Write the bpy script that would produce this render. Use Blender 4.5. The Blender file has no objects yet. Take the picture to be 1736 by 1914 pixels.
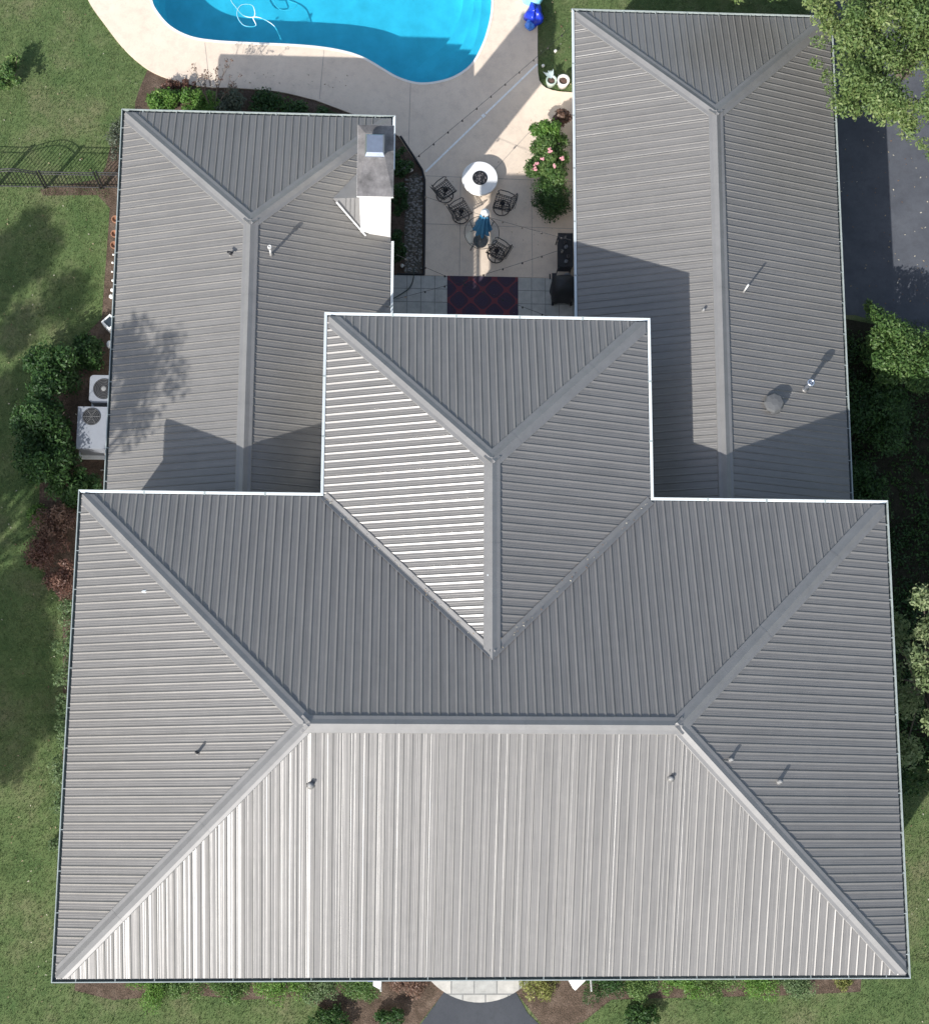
import bpy, bmesh, math, random
import numpy as np
from mathutils import Vector
from mathutils.geometry import tessellate_polygon
random.seed(7); RS = np.random.RandomState(7)
S = bpy.context.scene
C = S.collection
# ------------------------------------------------------------------ camera
cam = bpy.data.cameras.new('camera'); camo = bpy.data.objects.new('camera', cam); C.objects.link(camo)
CP, CR_, CY = 0.1949, -0.0486, 0.0036
from mathutils import Matrix
R = Matrix.Rotation(CY, 3, 'Z') @ Matrix.Rotation(CR_, 3, 'Y') @ Matrix.Rotation(CP, 3, 'X')
camo.matrix_world = Matrix.Translation((7.7126, 3.4169, 46.2132)) @ R.to_4x4()
cam.sensor_fit = 'HORIZONTAL'; cam.sensor_width = 36; cam.lens = 36 * 3054.98 / 1736
cam.clip_start = 1; cam.clip_end = 2000
S.camera = camo
# ------------------------------------------------------------------ light
SUN = Vector((0.47741, 0.64730, -0.59420))
sun = bpy.data.lights.new('sun', 'SUN'); suno = bpy.data.objects.new('sun', sun); C.objects.link(suno)
sun.energy = 4.0; sun.angle = math.radians(0.53); sun.color = (1, .978, .95)
suno.rotation_euler = SUN.to_track_quat('-Z', 'Y').to_euler(); suno.location = (-20, -25, 40)
w = bpy.data.worlds.new('World'); S.world = w; w.use_nodes = True
nt = w.node_tree; bgn = nt.nodes['Background']
sk = nt.nodes.new('ShaderNodeTexSky'); sk.sky_type = 'NISHITA'; sk.sun_disc = False
sk.sun_elevation = math.radians(36.46); sk.sun_rotation = math.radians(216.4)
sk.air_density = 1.0; sk.dust_density = 1.4; sk.ozone_density = .8
hsv = nt.nodes.new('ShaderNodeHueSaturation'); hsv.inputs['Saturation'].default_value = .82
nt.links.new(sk.outputs[0], hsv.inputs['Color']); nt.links.new(hsv.outputs[0], bgn.inputs[0]); bgn.inputs[1].default_value = 0.14
S.view_settings.view_transform = 'Standard'; S.view_settings.look = 'None'
S.view_settings.exposure = 0.58; S.view_settings.gamma = 1
# ------------------------------------------------------------------ dimensions (metres)
W, D, HM, PM = 20.4716, 11.8362, 5.8864, 0.4089
HW, PW = 3.0143, 0.4013
P0, P1, YP = 6.0246, 14.4468, 16.5853
L0, L1, YL = 0.1112, 7.7909, 23.3762
R0, R1, YR = 12.8173, 20.4253, 26.8067
G = 0.12
OV = .45; PY = 13.95   # the room stops at PY; the rear roof runs on over an open two storey porch
# ------------------------------------------------------------------ materials
def newmat(name):
    m = bpy.data.materials.new(name); m.use_nodes = True
    n = m.node_tree; return m, n, n.nodes['Principled BSDF']
def setp(b, **k):
    for a, v in k.items():
        b.inputs[a.replace('_', ' ')].default_value = v
def noise(n, scale, detail=4, rough=.6, vec=None, dim='3D'):
    t = n.nodes.new('ShaderNodeTexNoise'); t.inputs['Scale'].default_value = scale
    t.inputs['Detail'].default_value = detail; t.inputs['Roughness'].default_value = rough
    if vec is not None: n.links.new(vec, t.inputs['Vector'])
    return t
def ramp(n, fac, stops):
    r = n.nodes.new('ShaderNodeValToRGB'); e = r.color_ramp.elements
    while len(e) < len(stops): e.new(.5)
    for i, (p, c) in enumerate(stops):
        e[i].position = p; e[i].color = (*c, 1) if len(c) == 3 else c
    n.links.new(fac, r.inputs[0]); return r
def objco(n, scale=(1, 1, 1)):
    t = n.nodes.new('ShaderNodeNewGeometry'); m = n.nodes.new('ShaderNodeMapping')
    m.inputs['Scale'].default_value = scale
    n.links.new(t.outputs['Position'], m.inputs['Vector']); return m.outputs[0]
def mix(n, a, b, fac, mode='MIX'):
    m = n.nodes.new('ShaderNodeMix'); m.data_type = 'RGBA'; m.blend_type = mode
    for s, v in ((6, a), (7, b), (0, fac)):
        if hasattr(v, 'links') or isinstance(v, bpy.types.NodeSocket): n.links.new(v, m.inputs[s])
        else: m.inputs[s].default_value = (*v, 1) if isinstance(v, tuple) else v
    return m.outputs[2]
def bump(n, b, h, strength=.3, dist=.02):
    q = n.nodes.new('ShaderNodeBump'); q.inputs['Strength'].default_value = strength; q.inputs['Distance'].default_value = dist
    n.links.new(h, q.inputs['Height']); n.links.new(q.outputs[0], b.inputs['Normal'])
def simple(name, col, rough=.6, metal=0, vary=.15, scale=6, bmp=0, spec=.5):
    m, n, b = newmat(name); v = objco(n)
    t = noise(n, scale, 6, .65, v)
    lo = tuple(c * (1 - vary) for c in col); hi = tuple(min(1, c * (1 + vary)) for c in col)
    r = ramp(n, t.outputs[0], [(.3, lo), (.7, hi)])
    n.links.new(r.outputs[0], b.inputs['Base Color'])
    setp(b, Roughness=rough, Metallic=metal); b.inputs['Specular IOR Level'].default_value = spec
    if bmp: bump(n, b, noise(n, scale * 6, 4, .6, v).outputs[0], bmp, .02)
    return m
def roofmat(name, along, tint=1.0):
    m, n, b = newmat(name)
    sc = (.5, 9, .5) if along == 'x' else (9, .5, .5)
    t = noise(n, 1.0, 5, .65, objco(n, sc)); t2 = noise(n, .35, 3, .5, objco(n))
    t3 = noise(n, 3.0, 6, .7, objco(n))
    c = ramp(n, t.outputs[0], [(.3, (.163 * tint, .155 * tint, .144 * tint)), (.7, (.211 * tint, .200 * tint, .186 * tint))]).outputs[0]
    c = mix(n, c, (.28, .265, .24), ramp(n, t3.outputs[0], [(.42, (0, 0, 0)), (.85, (.25, .25, .25))]).outputs[0])
    n.links.new(c, b.inputs['Base Color'])
    rr = n.nodes.new('ShaderNodeMapRange'); n.links.new(t2.outputs[0], rr.inputs[0])
    rr.inputs[3].default_value = .29; rr.inputs[4].default_value = .34
    n.links.new(rr.outputs[0], b.inputs['Roughness'])
    setp(b, Metallic=.14); b.inputs['Specular IOR Level'].default_value = .55
    bump(n, b, t.outputs[0], .06, .02)
    return m
M = {}
M['roof_x'] = roofmat('painted_metal_roof_running_east_west', 'x')
M['roof_y'] = roofmat('painted_metal_roof_running_north_south', 'y')
M['cap'] = simple('ridge_flashing', (.235, .227, .216), .45, .30, .08, 3)
M['gutter'] = simple('white_gutter_paint', (.60, .64, .64), .35, 0, .06, 4)
M['lip'] = simple('weathered_gutter_paint', (.33, .37, .355), .4, 0, .15, 4)
M['gutter_in'] = simple('gutter_inside', (.10, .12, .12), .6, 0, .4, 5)
M['wall'] = simple('white_painted_brick_wall', (.72, .70, .66), .8, 0, .06, 8, .3)
M['trim'] = simple('white_trim', (.78, .78, .76), .45, 0, .03)
M['chim'] = simple('white_chimney_paint', (.80, .78, .74), .7, 0, .04, 8, .2)
M['crown'] = simple('mortar_crown', (.165, .155, .15), .85, 0, .45, 3.2, .4)
M['steel'] = simple('galvanised_steel', (.50, .54, .60), .3, .85, .12, 5)
M['vent_grey'] = simple('weathered_vent_pipe', (.22, .22, .215), .6, 0, .2, 8)
M['pvc'] = simple('pale_grey_pipe', (.62, .61, .58), .5, 0, .1, 8)
M['glass'] = simple('window_glass', (.03, .04, .05), .06, 0, .05)
M['door'] = simple('dark_green_door_paint', (.03, .05, .04), .35, 0, .1)
M['black'] = simple('black_wrought_iron', (.018, .018, .02), .5, .2, .3, 10)
M['black_cloth'] = simple('black_vinyl_cover', (.012, .012, .014), .55, 0, .3, 6, .3)
M['white_st'] = simple('white_cast_stone', (.76, .75, .72), .6, 0, .05, 8, .15)
M['ash'] = simple('grey_lava_rock', (.13, .12, .12), .9, 0, .6, 22, .8)
M['blue_cloth'] = simple('blue_umbrella_cloth', (.06, .24, .42), .8, 0, .15, 8)
M['deepblue'] = simple('deep_blue_vinyl', (.01, .035, .45), .3, 0, .3, 6)
M['skyblue'] = simple('pale_blue_vinyl', (.30, .72, .85), .3, 0, .1, 6)
M['acpaint'] = simple('pale_grey_unit_paint', (.25, .265, .29), .45, 0, .05)
M['bark'] = simple('tree_bark', (.13, .10, .075), .9, 0, .35, 12, .6)
M['hose'] = simple('white_hose', (.78, .82, .82), .4, 0, .05)
M['terracotta'] = simple('terracotta', (.30, .15, .09), .8, 0, .2, 9)
M['pebble'] = simple('river_stone', (.26, .245, .225), .8, 0, .2, 15)
M['green_pipe'] = simple('dark_hose', (.03, .05, .04), .5, 0, .2)
M['bulb'] = simple('dark_bulb_glass', (.05, .045, .04), .2, 0, .2)
M['pink'] = simple('pink_petals', (.70, .33, .36), .7, 0, .25, 30)
M['soil'] = simple('potting_soil', (.10, .06, .045), .95, 0, .4, 25, .6)
M['drain'] = simple('pale_drain_channel', (.80, .80, .78), .6, 0, .12, 12)

def concrete(name, a, b_, stain, rough=.85):
    m, n, b = newmat(name); v = objco(n)
    t = noise(n, .8, 8, .7, v); t2 = noise(n, 45, 3, .6, v); t3 = noise(n, 3.5, 6, .75, v)
    c = ramp(n, t.outputs[0], [(.3, a), (.72, b_)]).outputs[0]
    c = mix(n, c, stain, ramp(n, t3.outputs[0], [(.47, (0, 0, 0)), (.75, (.6, .6, .6))]).outputs[0])
    c = mix(n, c, ramp(n, t2.outputs[0], [(.3, (.82, .82, .82)), (.7, (1.0, 1.0, 1.0))]).outputs[0], .6, 'MULTIPLY')
    n.links.new(c, b.inputs['Base Color']); setp(b, Roughness=rough); b.inputs['Specular IOR Level'].default_value = .3
    bump(n, b, t2.outputs[0], .25, .01); return m
M['deck'] = concrete('cream_pool_deck', (.68, .56, .44), (.77, .645, .515), (.53, .43, .35))
M['coping'] = concrete('pale_pool_coping', (.78, .74, .66), (.84, .80, .73), (.7, .66, .6))
M['asphalt'] = concrete('asphalt_paving', (.070, .075, .088), (.112, .119, .134), (.06, .06, .068), .8)
M['asphalt2'] = concrete('dark_path_paving', (.05, .055, .065), (.065, .07, .08), (.04, .045, .05), .8)
def tilemat(name, cols, mortar, sx, sy, mort=.02, off=0.0):
    m, n, b = newmat(name); t = n.nodes.new('ShaderNodeTexBrick')
    t.offset = off; t.inputs['Scale'].default_value = 1; t.inputs['Brick Width'].default_value = sx
    t.inputs['Row Height'].default_value = sy; t.inputs['Mortar Size'].default_value = mort
    t.inputs['Color1'].default_value = (*cols[0], 1); t.inputs['Color2'].default_value = (*cols[1], 1)
    t.inputs['Mortar'].default_value = (*mortar, 1); v = objco(n); n.links.new(v, t.inputs['Vector'])
    q = noise(n, 5, 6, .7, v)
    c = mix(n, t.outputs[0], ramp(n, q.outputs[0], [(.3, (.7, .7, .7)), (.7, (1.1, 1.1, 1.1))]).outputs[0], .8, 'MULTIPLY')
    n.links.new(c, b.inputs['Base Color']); setp(b, Roughness=.7); return m
M['tile'] = tilemat('grey_green_porch_tiles', ((.44, .43, .39), (.50, .48, .43)), (.24, .24, .22), .41, .41, .012)
M['flag'] = tilemat('flagstone_step', ((.36, .36, .34), (.46, .44, .40)), (.22, .22, .21), .62, .42, .02, .5)
def groundmat(name, stops, sc=1.2, fine=40, bm=.6):
    m, n, b = newmat(name); v = objco(n)
    t = noise(n, sc, 8, .7, v); t2 = noise(n, fine, 4, .7, v); t3 = noise(n, sc * 6, 5, .7, v)
    c = ramp(n, t.outputs[0], stops).outputs[0]
    c = mix(n, c, ramp(n, t2.outputs[0], [(.3, (.45, .5, .45)), (.7, (1.35, 1.3, 1.25))]).outputs[0], .75, 'MULTIPLY')
    c = mix(n, c, ramp(n, t3.outputs[0], [(.3, (.7, .72, .7)), (.7, (1.2, 1.15, 1.15))]).outputs[0], .6, 'MULTIPLY')
    n.links.new(c, b.inputs['Base Color']); setp(b, Roughness=.95); b.inputs['Specular IOR Level'].default_value = .15
    bump(n, b, t2.outputs[0], bm, .04); return m
M['lawn'] = groundmat('lawn_turf', [(.34, (.078, .132, .048)), (.5, (.122, .170, .068)), (.66, (.182, .190, .102))], .55)
M['mulch'] = groundmat('bark_mulch', [(.3, (.070, .052, .038)), (.5, (.125, .090, .070)), (.7, (.20, .15, .12))], 2.5, 26, 1)
M['darksoil'] = groundmat('dark_damp_soil', [(.3, (.022, .020, .014)), (.5, (.035, .034, .022)), (.7, (.05, .045, .032))], 4, 30, 1)  # near-black soil colour with the deep east shade painted in
M['litter'] = groundmat('stones_and_leaf_litter', [(.35, (.06, .055, .045)), (.5, (.13, .12, .10)), (.65, (.22, .19, .16))], 9, 25, 1)
# rug : diamond lattice
def rugmat():
    m, n, b = newmat('navy_rug_with_red_lattice'); t = n.nodes.new('ShaderNodeTexCoord')
    sp = n.nodes.new('ShaderNodeSeparateXYZ'); n.links.new(t.outputs['Object'], sp.inputs[0])
    def mth(op, a, b2=None, c=None):
        q = n.nodes.new('ShaderNodeMath'); q.operation = op
        for i, v in enumerate((a, b2, c)):
            if v is None: continue
            if isinstance(v, (int, float)): q.inputs[i].default_value = v
            else: n.links.new(v, q.inputs[i])
        return q.outputs[0]
    k = 2 * math.pi / .70
    cx = mth('COSINE', mth('MULTIPLY', sp.outputs[0], k)); cy = mth('COSINE', mth('MULTIPLY', sp.outputs[1], k))
    s = mth('ABSOLUTE', mth('ADD', cx, cy))
    lat = mth('LESS_THAN', s, .26)
    s2 = mth('ABSOLUTE', mth('SUBTRACT', s, .8)); lat2 = mth('LESS_THAN', s2, .12)
    q = noise(n, 60, 3, .6, t.outputs['Object'])
    base = ramp(n, q.outputs[0], [(.3, (.036, .024, .044)), (.7, (.070, .048, .078))]).outputs[0]
    c = mix(n, base, (.16, .045, .055), lat); c = mix(n, c, (.07, .035, .045), lat2)
    n.links.new(c, b.inputs['Base Color']); setp(b, Roughness=.95); bump(n, b, q.outputs[0], .4, .01); return m
M['rug'] = rugmat()
# water
def watermat():
    m = bpy.data.materials.new('clear_pool_water'); m.use_nodes = True; n = m.node_tree; n.nodes.clear()
    o = n.nodes.new('ShaderNodeOutputMaterial'); tr = n.nodes.new('ShaderNodeBsdfTransparent'); gl = n.nodes.new('ShaderNodeBsdfGlossy')
    lw = n.nodes.new('ShaderNodeLayerWeight'); pw_ = n.nodes.new('ShaderNodeMath'); pw_.operation = 'POWER'; pw_.inputs[1].default_value = 5
    n.links.new(lw.outputs['Facing'], pw_.inputs[0]); fr = n.nodes.new('ShaderNodeMath'); fr.operation = 'MULTIPLY_ADD'; fr.inputs[1].default_value = .98; fr.inputs[2].default_value = .035
    n.links.new(pw_.outputs[0], fr.inputs[0])
    tr.inputs[0].default_value = (.22, .70, .82, 1); gl.inputs['Roughness'].default_value = .04
    mx = n.nodes.new('ShaderNodeMixShader'); q = n.nodes.new('ShaderNodeTexNoise'); q.inputs['Scale'].default_value = 2.2; q.inputs['Detail'].default_value = 4
    v = objco(n); n.links.new(v, q.inputs['Vector'])
    bp = n.nodes.new('ShaderNodeBump'); bp.inputs['Strength'].default_value = .7; bp.inputs['Distance'].default_value = .05
    n.links.new(q.outputs[0], bp.inputs['Height']); n.links.new(bp.outputs[0], gl.inputs['Normal'])
    n.links.new(fr.outputs[0], mx.inputs[0]); n.links.new(tr.outputs[0], mx.inputs[1]); n.links.new(gl.outputs[0], mx.inputs[2])
    n.links.new(mx.outputs[0], o.inputs[0]); return m
M['water'] = watermat()
M['plaster'] = simple('pale_blue_pool_plaster', (.50, .78, .82), .7, 0, .12, 1.6)
# foliage: colour runs with a per-leaf random attribute
def leafmat(name, lo, mid, hi, trans=.35):
    m, n, b = newmat(name); a = n.nodes.new('ShaderNodeAttribute'); a.attribute_name = 'leafvar'
    r = ramp(n, a.outputs['Fac'], [(0, lo), (.5, mid), (1, hi)])
    n.links.new(r.outputs[0], b.inputs['Base Color']); setp(b, Roughness=.5); b.inputs['Specular IOR Level'].default_value = .35
    tl = n.nodes.new('ShaderNodeBsdfTranslucent'); n.links.new(r.outputs[0], tl.inputs[0])
    mx = n.nodes.new('ShaderNodeMixShader'); mx.inputs[0].default_value = trans
    n.links.new(b.outputs[0], mx.inputs[1]); n.links.new(tl.outputs[0], mx.inputs[2])
    n.links.new(mx.outputs[0], n.nodes['Material Output'].inputs[0]); return m
M['lf_bright'] = leafmat('bright_green_leaves', (.05, .12, .02), (.10, .21, .035), (.22, .34, .08))
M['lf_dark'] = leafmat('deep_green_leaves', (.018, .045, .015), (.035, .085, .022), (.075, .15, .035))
M['lf_oak'] = leafmat('yellow_green_leaves', (.07, .125, .038), (.145, .22, .066), (.31, .36, .14), .4)
M['lf_red'] = leafmat('maroon_leaves', (.075, .038, .028), (.15, .075, .055), (.24, .14, .10))
M['lf_pale'] = leafmat('pale_green_leaves', (.06, .11, .045), (.12, .18, .075), (.21, .28, .13))
M['lf_palegreen'] = leafmat('pale_canopy_leaves', (.10, .15, .055), (.21, .27, .12), (.38, .42, .22))
M['lf_bright2'] = leafmat('rose_leaves', (.035, .085, .02), (.085, .16, .04), (.20, .28, .09))
M['lf_grey'] = leafmat('grey_green_leaves', (.05, .07, .04), (.10, .12, .08), (.17, .19, .14))
M['lf_brown'] = leafmat('brown_leaves', (.085, .045, .032), (.17, .10, .072), (.26, .17, .12))
M['lf_lemon'] = leafmat('yellowing_leaves', (.10, .12, .03), (.20, .22, .06), (.36, .33, .12))
M['grass'] = leafmat('grass_blades', (.074, .128, .042), (.122, .174, .068), (.225, .24, .12), .3)
# ------------------------------------------------------------------ mesh helpers
class MB:
    def __init__(s): s.v = []; s.f = []; s.m = []
    def add(s, vs, fs, mi=0):
        o = len(s.v); s.v += [tuple(map(float, p)) for p in vs]
        for f in fs: s.f.append(tuple(i + o for i in f)); s.m.append(mi)
    def box(s, x0, y0, z0, x1, y1, z1, mi=0):
        s.add([(x0, y0, z0), (x1, y0, z0), (x1, y1, z0), (x0, y1, z0), (x0, y0, z1), (x1, y0, z1), (x1, y1, z1), (x0, y1, z1)],
              [(0, 3, 2, 1), (4, 5, 6, 7), (0, 1, 5, 4), (1, 2, 6, 5), (2, 3, 7, 6), (3, 0, 4, 7)], mi)
    def prism(s, pts, z0, z1, mi=0, bottom=True):
        n = len(pts); a = sum(pts[i][0] * pts[(i + 1) % n][1] - pts[(i + 1) % n][0] * pts[i][1] for i in range(n))
        if a < 0: pts = pts[::-1]
        tri = tessellate_polygon([[Vector((p[0], p[1], 0)) for p in pts]])
        vs = [(p[0], p[1], z0) for p in pts] + [(p[0], p[1], z1) for p in pts]
        fs = [(i, (i + 1) % n, (i + 1) % n + n, i + n) for i in range(n)]
        for t in tri:
            t = orient(t, pts)
            fs.append(tuple(i + n for i in t))
            if bottom: fs.append(tuple(reversed(t)))
        s.add(vs, fs, mi)
    def tube(s, pts, r, n=8, mi=0, closed=False, caps=True):
        pts = [Vector(p) for p in pts]; k = len(pts); vs = []; fs = []
        rs = r if isinstance(r, (list, tuple)) else [r] * k
        for i, p in enumerate(pts):
            a = pts[i - 1] if (i or closed) else p; b = pts[(i + 1) % k] if (i < k - 1 or closed) else p
            t = (b - a).normalized(); up = Vector((0, 0, 1)) if abs(t.z) < .9 else Vector((1, 0, 0))
            x = t.cross(up).normalized(); y = x.cross(t)
            for j in range(n):
                an = 2 * math.pi * j / n; vs.append(p + (x * math.cos(an) + y * math.sin(an)) * rs[i])
        for i in range(k if closed else k - 1):
            for j in range(n):
                a = i * n + j; b = i * n + (j + 1) % n; c = ((i + 1) % k) * n + (j + 1) % n; d = ((i + 1) % k) * n + j
                fs.append((a, b, c, d))
        if caps and not closed: fs += [tuple(range(n))[::-1], tuple(range((k - 1) * n, k * n))]
        s.add(vs, fs, mi)
    def lathe(s, c, prof, n=24, mi=0, sx=1, sy=1):
        vs = []; fs = []; k = len(prof)
        for r, z in prof:
            for j in range(n):
                a = 2 * math.pi * j / n; vs.append((c[0] + r * sx * math.cos(a), c[1] + r * sy * math.sin(a), c[2] + z))
        for i in range(k - 1):
            for j in range(n): fs.append((i * n + j, i * n + (j + 1) % n, (i + 1) * n + (j + 1) % n, (i + 1) * n + j))
        if prof[0][0] > 1e-4: fs.append(tuple(range(n))[::-1])
        if prof[-1][0] > 1e-4: fs.append(tuple(range((k - 1) * n, k * n)))
        s.add(vs, fs, mi)
    def sphere(s, c, r, mi=0, n=10, sz=1):
        s.lathe(c, [(r * math.sin(math.pi * i / 6) if 0 < i < 6 else 0.00001, -r * sz * math.cos(math.pi * i / 6)) for i in range(7)], n, mi)
    def build(s, name, mats, parent=None, smooth=False):
        me = bpy.data.meshes.new(name); base = root_loc(parent)
        me.from_pydata([(a - base[0], b - base[1], c - base[2]) for a, b, c in s.v], [], s.f)
        if not isinstance(mats, (list, tuple)): mats = [mats]
        for m in mats: me.materials.append(m)
        if len(mats) > 1: me.polygons.foreach_set('material_index', s.m)
        if smooth: me.polygons.foreach_set('use_smooth', [True] * len(me.polygons))
        me.update(); o = bpy.data.objects.new(name, me); C.objects.link(o)
        if parent is not None: o.parent = parent
        return o
def orient(t, pts):
    a, b, c = (pts[i] for i in t)
    return t if (b[0] - a[0]) * (c[1] - a[1]) - (b[1] - a[1]) * (c[0] - a[0]) > 0 else tuple(reversed(t))
def root_loc(p):
    v = Vector((0, 0, 0))
    while p is not None: v += p.location; p = p.parent
    return v
def tag(o, label=None, cat=None, group=None, kind=None):
    for k, v in (('label', label), ('category', cat), ('group', group), ('kind', kind)):
        if v: o[k] = v
    return o
def thing(name, loc, label, cat, group=None):
    o = bpy.data.objects.new(name, None); C.objects.link(o); o.location = loc; o.empty_display_size = .2
    return tag(o, label, cat, group)
def struct(o): o['kind'] = 'structure'; return o
def copy_tree(o, parent=None):
    c = o.copy(); C.objects.link(c); c.parent = parent
    for ch in o.children: copy_tree(ch, c)
    return c
def spline(pts, sub=6, closed=True):
    n = len(pts); out = []; rng = range(n) if closed else range(n - 1)
    for i in rng:
        g = lambda j: Vector(pts[j % n]) if closed else Vector(pts[max(0, min(n - 1, j))])
        a, b, c, d = g(i - 1), g(i), g(i + 1), g(i + 2)
        for k in range(sub):
            t = k / sub
            out.append(tuple(.5 * (2 * b + (c - a) * t + (2 * a - 5 * b + 4 * c - d) * t * t + (3 * b - a - 3 * c + d) * t ** 3)))
    if not closed: out.append(tuple(pts[-1]))
    return out
def offset_poly(pts, d):
    n = len(pts); out = []
    for i in range(n):
        a = Vector(pts[i - 1]); b = Vector(pts[(i + 1) % n]); t = (b - a).normalized()
        out.append((pts[i][0] + t.y * d, pts[i][1] - t.x * d))
    return out
def sheet(name, loops, z, m):
    vs = [(p[0], p[1], z) for l in loops for p in l]; flat = [p for l in loops for p in l]
    tri = [orient(t, flat) for t in tessellate_polygon([[Vector((p[0], p[1], 0)) for p in l] for l in loops])]
    b = MB(); b.add(vs, tri); return struct(b.build(name, m))
# leaves ------------------------------------------------------------
def leaf_mesh(name, mat, parent, clumps, n, size, aspect=.45, up=.5, shell=.55, hang=0, seed=0):
    """clumps: (x,y,z,rx,ry,rz).  Many small rhombic leaves through each clump's volume."""
    r = np.random.RandomState(seed + 11); cl = np.array(clumps, float)
    vol = (cl[:, 3] * cl[:, 4] * cl[:, 5]) ** .67; idx = r.choice(len(cl), n, p=vol / vol.sum())
    d = r.normal(size=(n, 3)); d /= np.linalg.norm(d, axis=1)[:, None]
    rad = (shell + (1 - shell) * r.rand(n)) * (1 + .10 * r.normal(size=n)); c = cl[idx]
    p = c[:, :3] + d * c[:, 3:] * rad[:, None]; p[:, 2] = np.maximum(p[:, 2], .03)
    nrm = d * .6 + r.normal(size=(n, 3)) * .55; nrm[:, 2] += up; nrm /= np.linalg.norm(nrm, axis=1)[:, None]
    t = np.cross(nrm, r.normal(size=(n, 3))); t[:, 2] -= hang; t /= np.linalg.norm(t, axis=1)[:, None]
    b = np.cross(nrm, t); s = size * (.6 + .8 * r.rand(n))[:, None]
    v = np.stack([p - t * s * .5, p + b * s * aspect * .5, p + t * s * .5, p - b * s * aspect * .5], 1).reshape(-1, 3)
    v -= np.array(root_loc(parent))
    me = bpy.data.meshes.new(name); me.vertices.add(n * 4); me.vertices.foreach_set('co', v.ravel())
    me.loops.add(n * 4); me.loops.foreach_set('vertex_index', np.arange(n * 4)); me.polygons.add(n)
    me.polygons.foreach_set('loop_start', np.arange(n) * 4)
    me.update(calc_edges=True); me.materials.append(mat)
    at = me.attributes.new('leafvar', 'FLOAT', 'FACE'); cv = r.rand(len(cl))
    at.data.foreach_set('value', np.clip(.65 * r.rand(n) + .35 * cv[idx], 0, 1))
    o = bpy.data.objects.new(name, me); C.objects.link(o)
    if parent is not None: o.parent = parent
    return o
def clumps_in(cx, cy, cz, rx, ry, rz, k, cr, seed):
    r = np.random.RandomState(seed); out = []
    for i in range(k):
        d = r.normal(size=3); d /= np.linalg.norm(d); q = (.35 + .65 * r.rand()) * .92
        s = cr * (.7 + .6 * r.rand()); out.append((cx + d[0] * rx * q, cy + d[1] * ry * q, cz + d[2] * rz * q, s, s, s * .75))
    return out
def shrub(name, x, y, rx, ry, h, mat, n, size, label, cat='shrub', group=None, k=14, seed=1, cr=None, base=.15):
    t = thing(name, (x, y, 0), label, cat, group); cz = h * .55; cr = cr or .32 * min(rx, ry, h); n = int(n * 1.35)
    leaf_mesh('foliage', mat, t, clumps_in(x, y, cz, rx, ry, h * .45 - cr * .3, int(k * 1.3), cr * 1.3, seed), n, size, seed=seed)
    b = MB(); r = random.Random(seed)
    for i in range(5):
        a = r.uniform(0, 6.28); q = r.uniform(.4, .8)
        b.tube([(x + .03 * math.cos(a), y + .03 * math.sin(a), 0), (x + rx * q * .5 * math.cos(a), y + ry * q * .5 * math.sin(a), h * .4), (x + rx * q * math.cos(a), y + ry * q * math.sin(a), h * .75)], [.025, .016, .006], 5)
    b.build('stem', M['bark'], t); return t
def tree(name, x, y, base_r, cz, rx, ry, rz, mat, n, size, label, k, cr, seed, cat='tree', group=None, crown=None, cc=None, hang=0):
    t = thing(name, (x, y, 0), label, cat, group); cx, cy = cc or (x, y)
    cl = crown or clumps_in(cx, cy, cz, rx, ry, rz, k, cr, seed)
    leaf_mesh('crown', mat, t, cl, n, size, shell=.3, seed=seed, hang=hang)
    b = MB(); r = random.Random(seed); top = (cx, cy, cz + rz * .4)
    b.tube([(x, y, 0), (x + (cx - x) * .3, y + (cy - y) * .3, cz * .35), (x + (cx - x) * .7, y + (cy - y) * .7, cz * .7), top], [base_r, base_r * .75, base_r * .5, .03], 10)
    for c in cl[::max(1, len(cl) // 22)]:
        f = r.uniform(.45, .8); p = Vector((x + (cx - x) * f, y + (cy - y) * f, cz * f)); q = Vector(c[:3])
        mid = (p + q) / 2 + Vector((0, 0, .15)); b.tube([p, mid, q], [base_r * .35, base_r * .2, .012], 6)
    b.build('trunk', M['bark'], t); return t

# ================================================================== SETTING
POOL = spline([(0.36, 28.32), (0.57, 27.89), (0.96, 27.46), (1.54, 27.16), (2.27, 27.04), (3.4, 27.0), (4.53, 26.98), (5.51, 26.92), (6.32, 26.78), (6.89, 26.57), (7.39, 26.27), (7.88, 25.99), (8.45, 25.83), (9.02, 25.88), (9.58, 26.08), (10.07, 26.48), (10.4, 27.11), (10.59, 27.74), (10.69, 28.4), (10.66, 29.2), (10.39, 30.0), (9.06, 31.2), (5.42, 31.5), (2.14, 31.2), (0.71, 30.2), (0.30, 29.1)], 5)
B = 400
sheet('lawn', [[(-B, -B), (B, -B), (B, B), (-B, B)], offset_poly(POOL, .05)], 0, M['lawn'])
bedN = [(-.02, 22.7), (-.02, 25.0), (.10, 25.45), (.30, 26.03), (.9, 25.95), (1.3, 25.8), (2.08, 25.62), (2.96, 25.6), (4.25, 25.5), (5.38, 25.27), (6.36, 24.91), (7.0, 24.6), (7.55, 24.30), (7.9, 24.08), (8.23, 23.57), (8.6, 23.01), (8.69, 22.7), (8.71, 19.7), (7.2, 19.7), (7.2, 22.7)]
sheet('mulch_bed', [bedN], .004, M['mulch'])
DECKZ = .06
dcurve = spline([(5.38, 25.17), (4.25, 25.42), (2.96, 25.5), (2.08, 25.51), (1.19, 25.68), (.37, 26.01), (-.37, 26.63), (-1.05, 27.49), (-1.57, 28.26), (-1.9, 29.2), (-2.0, 31)], 6, False)
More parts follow.
